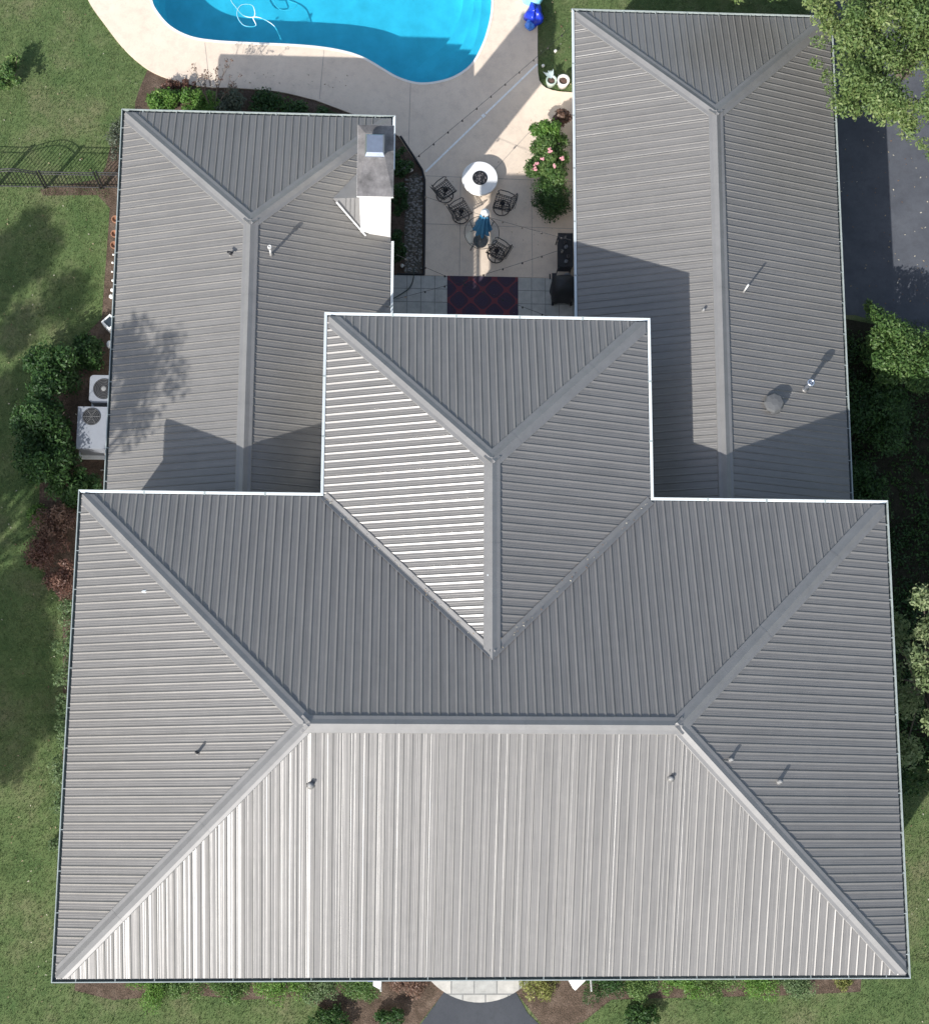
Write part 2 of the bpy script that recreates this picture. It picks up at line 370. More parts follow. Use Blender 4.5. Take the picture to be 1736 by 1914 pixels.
deck = [(7.2, 19.68), (8.71, 19.68), (8.71, 22.7), (8.6, 23.01), (8.23, 23.57), (7.9, 24.08), (7.55, 24.30), (7.0, 24.55), (6.36, 24.81)] + dcurve + [(-1.5, 33.5), (2, 34.5), (11, 34.5), (12.1, 33), (12.14, 30), (12.13, 28.67), (12.11, 27.07), (12.12, 26.25), (12.16, 26.0), (12.25, 25.85), (12.36, 25.76), (12.55, 25.69), (12.77, 25.65), (13.4, 25.62), (13.4, 19.68)]
def slab(name, loops, z0, z1, m, sides=True):
    vs = []; fs = []; flat = [p for l in loops for p in l]
    tri = [orient(t, flat) for t in tessellate_polygon([[Vector((p[0], p[1], 0)) for p in l] for l in loops])]
    b = MB(); b.add([(p[0], p[1], z1) for p in flat], tri)
    for l in loops:
        n = len(l); b.add([(p[0], p[1], z0) for p in l] + [(p[0], p[1], z1) for p in l], [(i, (i + 1) % n, (i + 1) % n + n, i + n) for i in range(n)])
    return struct(b.build(name, m))
slab('pool_deck', [deck, offset_poly(POOL, .06)], -.05, DECKZ, M['deck'])
slab('pool_coping', [offset_poly(POOL, .07), POOL], -.12, DECKZ + .012, M['coping'])
slab('porch_paving', [[(7.2, 13.8), (13.4, 13.8), (13.4, 19.67), (7.2, 19.67)]], -.05, DECKZ + .004, M['tile'])
# deck joints
b = MB()
for x0, y0, x1, y1 in ((8.72, 22.82, 13.3, 22.74), (8.72, 21.3, 13.3, 21.24), (9.75, 19.7, 9.77, 22.8), (11.9, 22.76, 11.92, 19.7), (10.55, 22.78, 12.1, 24.6), (8.2, 23.8, 8.24, 25.8), (12.2, 23.9, 13.2, 23.9), (2.2, 25.5, 2.0, 26.95), (5.5, 25.2, 5.6, 26.8)):
    d = Vector((x1 - x0, y1 - y0)).normalized() * .006; b.add([(x0 + d.y, y0 - d.x, DECKZ + .003), (x1 + d.y, y1 - d.x, DECKZ + .003), (x1 - d.y, y1 + d.x, DECKZ + .003), (x0 - d.y, y0 + d.x, DECKZ + .003)], [(0, 1, 2, 3)])
struct(b.build('deck_joints', simple('joint_sealant', (.26, .23, .21), .9, 0, .2)))
# pool shell
n = len(POOL); b = MB()
depth = lambda x: -1.45 if x < 7 else -1.45 + (x - 7) * .12
ring = lambda z, ins: [(p[0], p[1], z) for p in (offset_poly(POOL, -ins) if ins else POOL)]
lv = [(-.03, 0), (-.9, 0), (-1.12, .10), (-1.22, .28)]
for k, (z, ins) in enumerate(lv[:-1]):
    r0 = ring(z, ins); r1 = ring(*lv[k + 1]); b.add(r0 + r1, [(i, i + n, (i + 1) % n + n, (i + 1) % n) for i in range(n)])
inner = offset_poly(POOL, -.28); b.add([(p[0], p[1], -1.22) for p in inner], [orient(t, inner) for t in tessellate_polygon([[Vector((p[0], p[1], 0)) for p in inner]])])
struct(b.build('pool_shell', M['plaster'], smooth=False))
tl = simple('waterline_tile', (.05, .16, .24), .2, 0, .4, 14)
b = MB(); r0 = ring(-.03, .006); r1 = ring(-.17, .006); b.add(r0 + r1, [(i, i + n, (i + 1) % n + n, (i + 1) % n) for i in range(n)]); struct(b.build('waterline_tiles', tl))
arc1 = spline([(8.45, 25.70), (8.50, 26.05), (9.02, 26.66), (9.76, 27.30), (10.15, 28.5), (10.2, 29.6)], 6, False)
arc2 = spline([(9.15, 25.80), (9.30, 26.12), (9.75, 26.62), (10.18, 27.30), (10.4, 28.5), (10.4, 29.5)], 6, False)
arc0 = spline([(8.0, 25.90), (8.15, 26.35), (8.7, 27.0), (9.35, 27.6), (9.8, 28.6), (9.9, 29.7)], 6, False)
edge = [(10.8, 29.9), (10.8, 28.3), (10.5, 27.0), (10.1, 26.4), (9.6, 25.98), (9.0, 25.76)]
for nm, arc, z in (('pool_step', arc0, -.85), ('pool_step', arc1, -.55), ('pool_step', arc2, -.28)):
    b = MB(); b.prism(list(arc) + edge, -1.3, z, 0, False); struct(b.build(nm, M['plaster']))
inn = offset_poly(POOL, -.002)
b = MB(); b.add([(p[0], p[1], -.10) for p in inn], [orient(t, inn) for t in tessellate_polygon([[Vector((p[0], p[1], 0)) for p in inn]])])
struct(b.build('pool_water', M['water']))
# driveway, path, front step
sheet('driveway', [[(20.0, 18.75), (21.6, 18.72), (23.2, 18.3), (24.6, 17.7), (40, 17), (40, 80), (20.6, 80), (20.6, 28.2), (20.0, 28.0)]], .005, M['asphalt'])
sheet('front_path', [[(9.45, -.75), (11.35, -.75), (11.7, -1.35), (12.6, -2.2), (14.5, -3.0), (30, -4.0), (60, -4.5), (60, -9), (12, -8.5), (-30, -9), (-30, -4.5), (5, -3.4), (7.4, -2.4), (8.7, -1.75)]], .012, M['asphalt2'])
b = MB(); b.prism([(10.39 + 1.86 * math.cos(a), .80 + 1.86 * math.sin(a)) for a in [math.pi + math.pi * i / 36 for i in range(37)]], 0, .15); struct(b.build('stone_step', M['flag']))
sheet('front_mulch', [[(-.55, .6), (-.55, -.75), (.5, -1.0), (2.5, -.85), (4, -1.0), (5.6, -.9), (7, -1.75), (8.7, -1.7), (9.5, -.7), (11.3, -.7), (12.2, -1.8), (13.2, -1.6), (14, -1.0), (16, -.95), (18.6, -.9), (20.9, -.8), (21.1, .6)]], .006, M['mulch'])
sheet('west_mulch', [[(.6, -.2), (-.5, -.0), (-.75, 3.4), (-1.15, 4.2), (-1.25, 7), (-1.4, 9.8), (-1.9, 10.4), (-2.2, 12.5), (-2.3, 15), (-1.7, 17.0), (-.70, 18.2), (-.62, 21.6), (-1.0, 22.0), (-2.6, 21.95), (-2.7, 22.15), (-1.0, 22.5), (-.8, 22.9), (-.62, 24.0), (.7, 24.0), (.7, 10)]], .008, M['mulch'])
sheet('east_mulch', [[(20.0, -.2), (20.9, 0), (21.2, 3.6), (22.4, 5.2), (26, 6.5), (27, 17.0), (24.2, 17.6), (23.0, 18.3), (21.3, 18.6), (20.0, 18.7)]], .009, M['darksoil'])  # dark sheet that paints the house's east shadow deeper on the ground

# ================================================================== HOUSE
house = thing('house', (10.2, 8, 0), 'white house with grey ribbed metal hip roofs, tall main block, two low rear wings', 'house')
hloc = Vector((10.2, 8, 0))
# roof slopes: u runs along the eave, d is the plan distance up the slope
RIB = .2035
JIT = {1: .0024}
def breaks(u0, u1, seed):
    q = JIT.get(seed, .0009); r = random.Random(seed); out = []; k0 = math.floor(u0 / RIB) - 1; k1 = math.ceil(u1 / RIB) + 1
    for k in range(k0, k1):
        a = k * RIB; j = r.uniform(-q, q); j2 = r.uniform(-q, q)
        lap = (k % 4 == 0)
        seq = [(0, 0), (.040, .0187), (.048, .0187), (.070, 0)]
        if lap: seq += [(.072, .0), (.077, .004), (.080, .004), (.083, 0)]
        seq += [(.095, j), (.103, .0022 + j), (.111, .0022 + j), (.119, j), (.142, j2), (.148, .0022 + j2), (.158, .0022 + j2), (.166, j2)]
        if seed == 2: seq[1] = (.031, .020); seq[2] = (.040, .020); seq[3] = (.062, 0)
        if seed >= 20: seq[1] = (.018, .020); seq[2] = (.029, .020); seq[3] = (.049, 0)
        if seed == 1:
            hr = .0180 + r.uniform(-.0006, .0006)
            hr *= .9; seq = [(0, 0), (.026, hr), (.034, hr), (.050, 0)]
            x_ = .055
            while x_ < .195:
                wd_ = r.uniform(.008, .018); seq += [(x_, r.uniform(-.0002, .0002)), (x_ + wd_ * .5, r.uniform(.0001, .0013))]; x_ += wd_ + r.uniform(.002, .010)
        out += [(a + x, h) for x, h in seq]
    return out
def slope(mb, axis, eave, sgn, z0, pitch, u0, u1, lo, hi, extra, seed, mi=0):
    br = breaks(u0, u1, seed); us = [p[0] for p in br]; hs = [p[1] for p in br]
    allu = sorted(set([u for u in us if u0 < u < u1] + [u0, u1] + [e for e in extra if u0 < e < u1]))
    ln = math.sqrt(1 + pitch * pitch); prev = None
    def P(u, d, h):
        a = eave + sgn * (d - h * pitch / ln); z = z0 + pitch * d + h / ln
        return (a, u, z) if axis == 'x' else (u, a, z)
    for u in allu:
        h = float(np.interp(u, us, hs)); l, t = lo(u), hi(u)
        if t < l + 1e-5: t = l
        cur = (P(u, l, h), P(u, t, h), t - l)
        if prev and (cur[2] > 1e-4 or prev[2] > 1e-4):
            q = [prev[0], cur[0], cur[1], prev[1]]
            f = (0, 1, 2, 3)
            # consistent upward normal
            nv = (Vector(q[1]) - Vector(q[0])).cross(Vector(q[2]) - Vector(q[0])) + (Vector(q[2]) - Vector(q[0])).cross(Vector(q[3]) - Vector(q[0]))
            if nv.z < 0: f = (3, 2, 1, 0)
            mb.add(q, [f], mi)
        prev = cur
def cap(name, p0, p1, drop, parent, raise_=.033, w=.205, ext=(0, 0), mat=None):
    mitre = name == 'hip_cap'
    p0 = Vector(p0); p1 = Vector(p1); t = (p1 - p0); th = Vector((t.x, t.y, 0)).normalized(); t.normalize()
    p0 = p0 - t * ext[0]; p1 = p1 + t * ext[1]; nrm = Vector((th.y, -th.x, 0))
    pr = [(-w, -.012), (-w, raise_), (-w + .012, raise_ + .006), (-.115, raise_ + .004), (-.105, raise_ + .006), (-.012, raise_ + .030), (0, raise_ + .033),
          (.012, raise_ + .030), (.105, raise_ + .006), (.115, raise_ + .004), (w - .012, raise_ + .006), (w, raise_), (w, -.012)]
    vs = []
    for p in (p0, p1):
        for o, h in pr:
            q = p + nrm * o
            if mitre and p is p0: q = q + t * (abs(o) / math.hypot(t.x, t.y))
            vs.append((q.x, q.y, q.z - drop * abs(o) + h))
    k = len(pr); fs = [(i, i + 1, i + 1 + k, i + k) for i in range(k - 1)]; fs += [tuple(range(k)), tuple(range(k, 2 * k))[::-1]]
    b = MB(); b.add(vs, fs); L = (p1 - p0).length; nj = int(L / 3.0)
    for i in range(1, nj + 1):
        for sd in (-1, 1):
            q0 = p0 + t * (i * 3.0 - .9); vv = []
            for q in (q0, q0 + t * .022):
                for o, h in ((w - .004, raise_ + .0095), (.11, raise_ + .0085), (.004, raise_ + .036)): e_ = q + nrm * o * sd; vv.append((e_.x, e_.y, e_.z - drop * o + h))
            b.add(vv, [(0, 1, 4, 3), (1, 2, 5, 4)] if sd > 0 else [(0, 3, 4, 1), (1, 4, 5, 2)], 1)
    return b.build(name, [mat or M['cap'], M['cap']], parent)
def gutter(p0, p1, out, zt, parent, guard, e0=1, e1=1):
    """p0->p1 along the eave line (roof edge); out = outward unit; e = +1 outer-corner mitre, -1 inner corner, 0 square"""
    p0 = Vector((*p0, 0)); p1 = Vector((*p1, 0)); o = Vector((*out, 0)); t = (p1 - p0).normalized()
    def sec(prof, mi, b, close):
        vs = []
        for p, s, e in ((p0, -1, e0), (p1, 1, e1)):
            for wd, z in prof: q = p + o * wd + t * (s * e * wd); vs.append((q.x, q.y, zt + z))
        k = len(prof); fs = [(i, (i + 1) % k, (i + 1) % k + k, i + k) for i in range(k if close else k - 1)]
        fs += [tuple(range(k)), tuple(range(k, 2 * k))[::-1]] if close else []
        b.add(vs, fs, mi)
    b = MB()
    sec([(.0, -.022), (.0, -.125), (.085, -.125), (.105, -.07), (.12, -.01), (.12, .0), (.098, .0), (.098, -.012), (.104, -.02), (.090, -.075), (.078, -.115), (.008, -.115), (.008, -.022)], 0, b, True)
    sec([(.010, -.108), (.077, -.108), (.088, -.075)], 1, b, False)
    L = (p1 - p0).length; gb_ = b
    if guard:
        b = MB(); sec([(.046, -.010), (.118, .002), (.119, .010), (.085, .008), (.046, -.002)], 0, b, True)
        kk = int(L / 1.5)
        for i in range(1, kk):
            q = p0 + t * (i * L / kk); a = q + o * .03; c = q + o * .124
            b.add([(a.x - t.x * .022, a.y - t.y * .022, zt + .004), (a.x + t.x * .022, a.y + t.y * .022, zt + .004), (c.x + t.x * .022, c.y + t.y * .022, zt + .0155), (c.x - t.x * .022, c.y - t.y * .022, zt + .0155)], [(0, 1, 2, 3)], 1)
        b.build('gutter_guard', [M['gutter'], M['lip']], parent)
    else:
        k = int(L / .9)
        for i in range(k):
            q = p0 + t * (.45 + i * L / max(k, 1))
            if (q - p1).length < .1: continue
            a = q + o * .0; c = q + o * .1; gb_.add([(a.x - t.x * .01, a.y - t.y * .01, zt - .018), (a.x + t.x * .01, a.y + t.y * .01, zt - .018), (c.x + t.x * .01, c.y + t.y * .01, zt - .006), (c.x - t.x * .01, c.y - t.y * .01, zt - .006)], [(0, 1, 2, 3)])
    return gb_.build('gutter', [M['gutter'] if guard else M['lip'], M['gutter_in']], parent)
# ---- main roof
x0, x1, y0, y1 = G, W - G, G, D - G; hd = (y1 - y0) / 2; p0, p1 = P0 + G, P1 - G; hp = (p1 - p0) / 2; yp = YP - G
ym = (y0 + y1) / 2; VC = .07
roof = MB()
slope(roof, 'y', y0, 1, HM, PM, x0, x1, lambda u: -.03, lambda u: min(u - x0, x1 - u, hd), [x0 + hd, x1 - hd], 1, 0)
slope(roof, 'x', x0, 1, HM, PM, y0, y1, lambda u: -.03, lambda u: min(u - y0, y1 - u), [ym], 2, 1)
slope(roof, 'x', x1, -1, HM, PM, y0, y1, lambda u: -.03, lambda u: min(u - y0, y1 - u), [ym], 3, 1)
pc = (p0 + p1) / 2
slope(roof, 'y', y1, -1, HM, PM, x0, x1, lambda u: (min(u - p0, p1 - u) + VC * 1.4) if p0 - .1 < u < p1 + .1 else -.03, lambda u: min(u - x0, x1 - u, hd), [x0 + hd, x1 - hd, p0 - .0999, p0 - .1001, p1 + .0999, p1 + .1001, pc], 4, 0)
main_roof = roof.build('roof', [M['roof_y'], M['roof_x']], house)
main_roof['label'] = 'upper hip roof over the wide front block'
zr = HM + PM * hd
cap('hip_cap', (x0, y0, HM), (x0 + hd, ym, zr), PM * .7071, main_roof, .033, ext=(.0, .1))
cap('hip_cap', (x0, y1, HM), (x0 + hd, ym, zr), PM * .7071, main_roof, .036, ext=(.0, .1))
cap('hip_cap', (x1, y0, HM), (x1 - hd, ym, zr), PM * .7071, main_roof, .0345, ext=(.0, .1))
cap('hip_cap', (x1, y1, HM), (x1 - hd, ym, zr), PM * .7071, main_roof, .0375, ext=(.0, .1))
cap('ridge_cap', (x0 + hd, ym, zr), (x1 - hd, ym, zr), PM, main_roof, .041, ext=(.06, .06))
gutter((x0, y0), (x1, y0), (0, -1), HM, main_roof, False)
gutter((x0, y1), (x0, y0), (-1, 0), HM, main_roof, False)
gutter((x1, y0), (x1, y1), (1, 0), HM, main_roof, False)
gutter((p0, y1), (x0, y1), (0, 1), HM, main_roof, True, -1, 1)
gutter((x1, y1), (p1, y1), (0, 1), HM, main_roof, True, 1, -1)
# ---- projecting rear roof
roof = MB(); ya = yp - hp
slope(roof, 'y', yp, -1, HM, PM, p0, p1, lambda u: -.03, lambda u: min(u - p0, p1 - u), [pc], 5, 0)
for ev, sg, sd in ((p0, 1, 6), (p1, -1, 7)):
    slope(roof, 'x', ev, sg, HM, PM, y1 - hp, yp, lambda u: (y1 - u + VC * 1.4) if u < y1 + .1 else -.03, lambda u: min(hp, yp - u), [y1 + .0999, y1 + .1001, ya], sd, 1)
rear_roof = roof.build('roof', [M['roof_y'], M['roof_x']], house); rear_roof['label'] = 'upper hip roof projecting back from the middle of the front block'
zp = HM + PM * hp
cap('hip_cap', (p0, yp, HM), (pc, ya, zp), PM * .7071, rear_roof, .033, ext=(.0, .1))
cap('hip_cap', (p1, yp, HM), (pc, ya, zp), PM * .7071, rear_roof, .036, ext=(.0, .1))
cap('ridge_cap', (pc, ya, zp), (pc, y1 - hp - .14, zp), PM, rear_roof, .041, ext=(.05, 0))
for sx, xe in ((1, p0), (-1, p1)):
    a = Vector((xe - sx * .0, y1, HM)); c = Vector((pc, y1 - hp, zp)); b = MB()
    # a shallow V trough laid in the valley, edges lifted above the pans
    t = Vector((c.x - a.x, c.y - a.y, 0)).normalized(); nr = Vector((t.y, -t.x, 0)); vs = []
    for p in (a - (c - a).normalized() * .06, c):
        for o, h in ((-.115, .032), (-.10, .034), (-.012, .006), (0, .012), (.012, .006), (.10, .034), (.115, .032)):
            q = p + nr * o; vs.append((q.x, q.y, q.z + PM * .7071 * abs(o) + h))
    b.add(vs, [(i, i + 1, i + 8, i + 7) for i in range(6)]); b.build('valley_flashing', M['cap'], rear_roof)
gutter((p1, yp), (p0, yp), (0, 1), HM, rear_roof, True)
gutter((p0, yp), (p0, y1), (-1, 0), HM, rear_roof, True, 1, -1)
gutter((p1, y1), (p1, yp), (1, 0), HM, rear_roof, True, -1, 1)
# ---- wing roofs
def wing(l0, l1, yn, label, guards, seed):
    l0 += G; l1 -= G; yn -= G; hl = (l1 - l0) / 2; yb = D - .55; cx = (l0 + l1) / 2; roof = MB(); yA = yn - hl
    slope(roof, 'y', yn, -1, HW, PW, l0, l1, lambda u: -.03, lambda u: min(u - l0, l1 - u), [cx], seed, 0)
    for ev, sg in ((l0, 1), (l1, -1)):
        slope(roof, 'x', ev, sg, HW, PW, yb, yn, lambda u: -.03, lambda u: min(hl, yn - u), [yA], seed + 1 + sg, 1)
    r = roof.build('roof', [M['roof_y'], M['roof_x']], house); r['label'] = label; z = HW + PW * hl
    cap('hip_cap', (l0, yn, HW), (cx, yA, z), PW * .7071, r, .033, ext=(.0, .1))
    cap('hip_cap', (l1, yn, HW), (cx, yA, z), PW * .7071, r, .036, ext=(.0, .1))
    cap('ridge_cap', (cx, yA, z), (cx, yb, z), PW, r, .041, ext=(.05, 0))
    return r, l0, l1, yn, cx, yA, z
lroof, a0, a1, an, acx, aya, az = wing(L0, L1, YL, 'low hip roof of the left rear wing', None, 20)
rroof, b0, b1, bn, bcx, bya, bz = wing(R0, R1, YR, 'low hip roof of the right rear wing', None, 30)
gutter((a1, an), (a0, an), (0, 1), HW, lroof, False); gutter((a0, an), (a0, D - .55), (-1, 0), HW, lroof, False, 1, 0)
gutter((a1, 21.75), (a1, an), (1, 0), HW, lroof, True, 0, 1); gutter((a1, PY), (a1, 19.62), (1, 0), HW, lroof, True, 0, 0)
gutter((b1, bn), (b0, bn), (0, 1), HW, rroof, False); gutter((b0, bn), (b0, PY), (-1, 0), HW, rroof, True, 1, 0)
gutter((b1, D - .55), (b1, bn), (1, 0), HW, rroof, False, 0, 1)
# ---- walls, soffits
b = MB(); b.prism([(OV, OV), (W - OV, OV), (W - OV, D - OV), (P1 - OV, D - OV), (P1 - OV, PY), (P0 + OV, PY), (P0 + OV, D - OV), (OV, D - OV)], 0, HM - .13); wallm = b.build('wall', M['wall'], house); wallm['label'] = 'two storey white walls of the front block'
for l0, l1, yn, nm in ((L0, L1, YL, 'single storey white walls of the left wing'), (R0, R1, YR, 'single storey white walls of the right wing')):
    b = MB(); b.prism([(l0 + OV, D - .7), (l1 - OV, D - .7), (l1 - OV, yn - OV), (l0 + OV, yn - OV)], 0, HW - .13); b.build('wall', M['wall'], house)['label'] = nm
    b = MB(); b.prism([(l0 + G + .003, D - .56), (l1 - G - .003, D - .56), (l1 - G - .003, yn - G - .003), (l0 + G + .003, yn - G - .003)], HW - .15, HW - .03); b.build('soffit', M['trim'], house)
e = G + .003
b = MB(); b.prism([(e, e), (W - e, e), (W - e, D - e), (P1 - e, D - e), (P1 - e, YP - e), (P0 + e, YP - e), (P0 + e, D - e), (e, D - e)], HM - .15, HM - .03); b.build('soffit', M['trim'], house)
# gable-end filler so the wing roof spaces are closed: thin underlay following each slope is the roof itself
def window(x, y, z, wd, ht, nx, ny, shutters=False):
    """window on a wall whose outward normal is (nx, ny)"""
    tx, ty = -ny, nx
    def bx(b, a0_, a1_, zz0, zz1, d0, d1, mi=0):
        pts = [(x + tx * a0_ + nx * d0, y + ty * a0_ + ny * d0), (x + tx * a1_ + nx * d0, y + ty * a1_ + ny * d0), (x + tx * a1_ + nx * d1, y + ty * a1_ + ny * d1), (x + tx * a0_ + nx * d1, y + ty * a0_ + ny * d1)]
        b.prism(pts, zz0, zz1, mi)
    h = wd / 2; b = MB()
    bx(b, -h, -h + .07, z, z + ht, -.02, .04); bx(b, h - .07, h, z, z + ht, -.02, .04)
    bx(b, -h + .07, h - .07, z + ht - .07, z + ht, -.02, .04); bx(b, -h + .07, h - .07, z, z + .07, -.02, .04)
    bx(b, -h + .07, h - .07, z + ht / 2 - .02, z + ht / 2 + .02, -.02, .032); bx(b, -.015, .015, z + .07, z + ht / 2 - .02, -.02, .028); bx(b, -.015, .015, z + ht / 2 + .02, z + ht - .07, -.02, .028)
    wn = b.build('window', M['trim'], house)
    b = MB(); bx(b, -h + .07, h - .07, z + .07, z + ht - .07, -.03, .008); b.build('pane', M['glass'], wn)
    b = MB(); bx(b, -h - .05, h + .05, z - .06, z - .002, -.02, .09); b.build('sill', M['trim'], wn)
    if shutters:
        for s in (-1, 1):
            b = MB(); a = s * (h + .22); bx(b, a - .17, a + .17, z, z + ht, -.01, .03); b.build('shutter', M['door'], house)
for x in (2.2, 5.2, 15.6, 18.4):
    window(x, OV, .9, 1.1, 1.6, 0, -1, True); window(x, OV, 3.7, 1.1, 1.4, 0, -1, True)
for x in (8.0, 10.39, 12.8): window(x, OV, 3.7, 1.0, 1.4, 0, -1, x != 10.39)
for y in (2.6, 6, 9.2):
    window(OV, y, .9, 1, 1.5, -1, 0); window(W - OV, y, .9, 1, 1.5, 1, 0); window(OV, y, 3.7, 1, 1.4, -1, 0); window(W - OV, y, 3.7, 1, 1.4, 1, 0)
for y in (18.3, 20.6): window(L0 + OV, y, 1.0, 1, 1.3, -1, 0)
for y in (14, 19, 23): window(R1 - OV, y, 1.0, 1.1, 1.3, 1, 0)
for x in (2.3, 5.2): window(x, YL - OV, 1.0, 1.2, 1.3, 0, 1)
for x in (15.0, 18): window(x, YR - OV, 1.0, 1.2, 1.3, 0, 1)
for x in (8.4, 12.2): window(x, PY, 3.7, 1.0, 1.4, 0, 1)
for y in (18.2, 20.9, 23.8): window(R0 + OV, y, .95, 1.0, 1.3, -1, 0)
window(L1 - OV, 18.0, .95, 1.0, 1.3, 1, 0)
b = MB(); b.box(9.9, .40, .15, 10.88, .46, 2.25); dr = b.build('door', M['door'], house); b = MB(); b.sphere((10.78, .37, 1.15), .035); b.build('handle', M['steel'], dr)
b = MB(); b.box(9.2, PY - .02, .07, 11.4, PY + .05, 2.2); dr = b.build('door', M['trim'], house); dr['label'] = 'glazed patio door'
b = MB(); b.box(9.3, PY + .045, .17, 10.27, PY + .056, 2.1); b.box(10.33, PY + .045, .17, 11.3, PY + .056, 2.1); b.build('pane', M['glass'], dr)
for x in (8.05, 12.55):
    b = MB(); b.box(x - .11, YP - .56, .064, x + .11, YP - .34, HM - .15); b.box(x - .14, YP - .59, .066, x + .14, YP - .31, .28); b.box(x - .14, YP - .59, HM - .40, x + .14, YP - .31, HM - .155); b.build('porch_column', M['trim'], house)
b = MB(); b.box(P0 + .38, PY, 4.85, P0 + .44, YP - .45, 4.91); b.box(P0 + .38, PY, 3.75, P0 + .44, YP - .45, 3.81)
for k in range(17): b.box(P0 + .395, PY + .1 + k * .125, 3.81, P0 + .425, PY + .135 + k * .125, 4.85)
b.build('porch_railing', M['trim'], house)
for x in (P0 + .41,):
    b = MB(); b.box(x - .06, YP - .50, 3.1, x + .06, YP - .38, HM - .16); b.build('porch_post', M['trim'], house)
# downspouts
for x, y, h in ((1.2, .37, HM), (W - 1.3, .37, HM)):
    b = MB(); b.box(x, y, .1, x + .07, y + .07, h - .16); b.build('downspout', M['trim'], house)
# ---- chimney
chim = bpy.data.objects.new('chimney', None)
b = MB(); cx0, cx1, cy0, cy1, cz = 6.87, 7.69, 19.74, 21.60, 6.10
b.box(cx0, cy0, 0, cx1, cy1, cz - .16); b.box(cx0 - .03, cy0 - .03, cz - .158, cx1 + .03, cy1 + .03, cz - .08); b.box(cx0 - .065, cy0 - .065, cz - .078, cx1 + .065, cy1 + .065, cz)
chim = b.build('chimney', M['chim'], house)
b = MB(); q = .062
b.add([(cx0 - q, cy0 - q, cz + .003), (cx1 + q, cy0 - q, cz + .003), (cx1 + q, cy1 + q, cz + .003), (cx0 - q, cy1 + q, cz + .003), (7.0, 20.75, cz + .09), (7.52, 20.75, cz + .09), (7.52, 21.4, cz + .09), (7.0, 21.4, cz + .09)],
      [(0, 1, 5, 4), (1, 2, 6, 5), (2, 3, 7, 6), (3, 0, 4, 7), (4, 5, 6, 7)]); b.build('mortar_crown', M['crown'], chim)
b = MB(); b.box(7.06, 20.72, cz + .05, 7.46, 21.18, cz + .30); b.box(7.04, 20.70, cz + .30, 7.48, 21.20, cz + .315)
b.add([(7.01, 20.63, cz + .36), (7.51, 20.63, cz + .36), (7.51, 21.24, cz + .36), (7.01, 21.24, cz + .36), (7.05, 20.72, cz + .42), (7.47, 20.72, cz + .42), (7.47, 21.2, cz + .42), (7.05, 21.2, cz + .42), (7.01, 20.63, cz + .31), (7.51, 20.63, cz + .31), (7.51, 21.24, cz + .31), (7.01, 21.24, cz + .31)],
      [(0, 1, 5, 4), (1, 2, 6, 5), (2, 3, 7, 6), (3, 0, 4, 7), (4, 5, 6, 7), (8, 9, 1, 0), (9, 10, 2, 1), (10, 11, 3, 2), (11, 8, 0, 3), (11, 10, 9, 8)]); b.build('flue_cap', M['steel'], chim)
# cricket behind the chimney (upslope side)
zs = lambda x: HW + PW * (a1 - x) + .03
b = MB(); A_ = (6.10, 20.58, zs(6.10)); Bc = (cx0, 20.62, zs(6.10) - .01); S_ = (6.98, 19.66, zs(6.98)); N_ = (6.87, 21.62, zs(6.87)); S2 = (cx0, 19.74, zs(6.87))
b.add([A_, Bc, (cx0 + .01, 19.70, zs(cx0) + .005), S_, (cx0 + .01, 21.62, zs(cx0))], [(0, 3, 2, 1), (0, 1, 4)]); b.build('chimney_cricket', M['cap'], chim)
b = MB(); b.tube([Vector(A_) + Vector((.10, -.12, .035)), Vector(S_) + Vector((.03, -.02, .03))], .022, 6); b.build('cricket_flashing', M['trim'], chim)
b = MB()
for k in range(3):
    x = 6.45 + k * .12; t = (x - 6.10) / (cx0 - 6.10); yv = 20.58 - .9 * t
    b.tube([(x, 20.58, zs(6.10) + .012), (x, yv + .06, zs(6.10) + (zs(x) - zs(6.10)) + .012)], .008, 5)
b.build('cricket_rib', M['cap'], chim)
# ---- vents
def vent(x, y, z, h, r, parent, mat='vent_grey', collar=None, lean=(0, 0), head=None):
    b = MB(); b.lathe((x, y, z - .06), [(r * 1.9, 0), (r * 1.8, .07), (r * 1.3, .10), (r * 1.1, .12)], 14, 1)
    b.tube([(x, y, z - .05), (x + lean[0], y + lean[1], z + h)], r, 12, 0)
    if collar: b.lathe((x + lean[0], y + lean[1], z + h), [(collar, -.1), (collar, .0), (collar * .8, .03), (collar * .55, .03), (collar * .55, -.06)], 18, 0)
    if head: b.tube([(x - head, y + .02, z + h - .02), (x + head, y - .02, z + h - .02)], r * 1.1, 8, 0)
    return b.build('vent_pipe', [M[mat], M['cap']], parent, True)
vent(3.42, 18.66, 4.28, .22, .03, lroof, 'black', head=.07)
vent(4.50, 18.69, 4.28, .62, .032, lroof, 'pvc', collar=.055)
vent(16.16, 17.35, 4.30, .14, .035, rroof)
vent(17.30, 17.93, 4.22, .58, .025, rroof, 'pvc')
vent(19.05, 15.40, 3.51, .72, .055, rroof, 'steel', collar=.11)
vent(3.36, 5.3, 7.21, .30, .035, main_roof, 'black')
vent(6.04, 4.55, 7.70, .16, .055, main_roof); vent(14.42, 4.72, 7.77, .14, .05, main_roof)
vent(15.84, 5.16, 7.73, .22, .04, main_roof); vent(17.10, 4.67, 7.22, .22, .045, main_roof)
b = MB(); b.lathe((18.06, 14.86, 3.82), [(.30, 0), (.28, .12), (.20, .14), (.20, .20)], 8); b.lathe((18.06, 14.86, 4.02), [(.27, -.03), (.28, .06), (.24, .12), (.10, .15)], 8); b.build('roof_vent', simple('grey_vent_paint', (.11, .112, .112), .6, .1, .1), rroof)
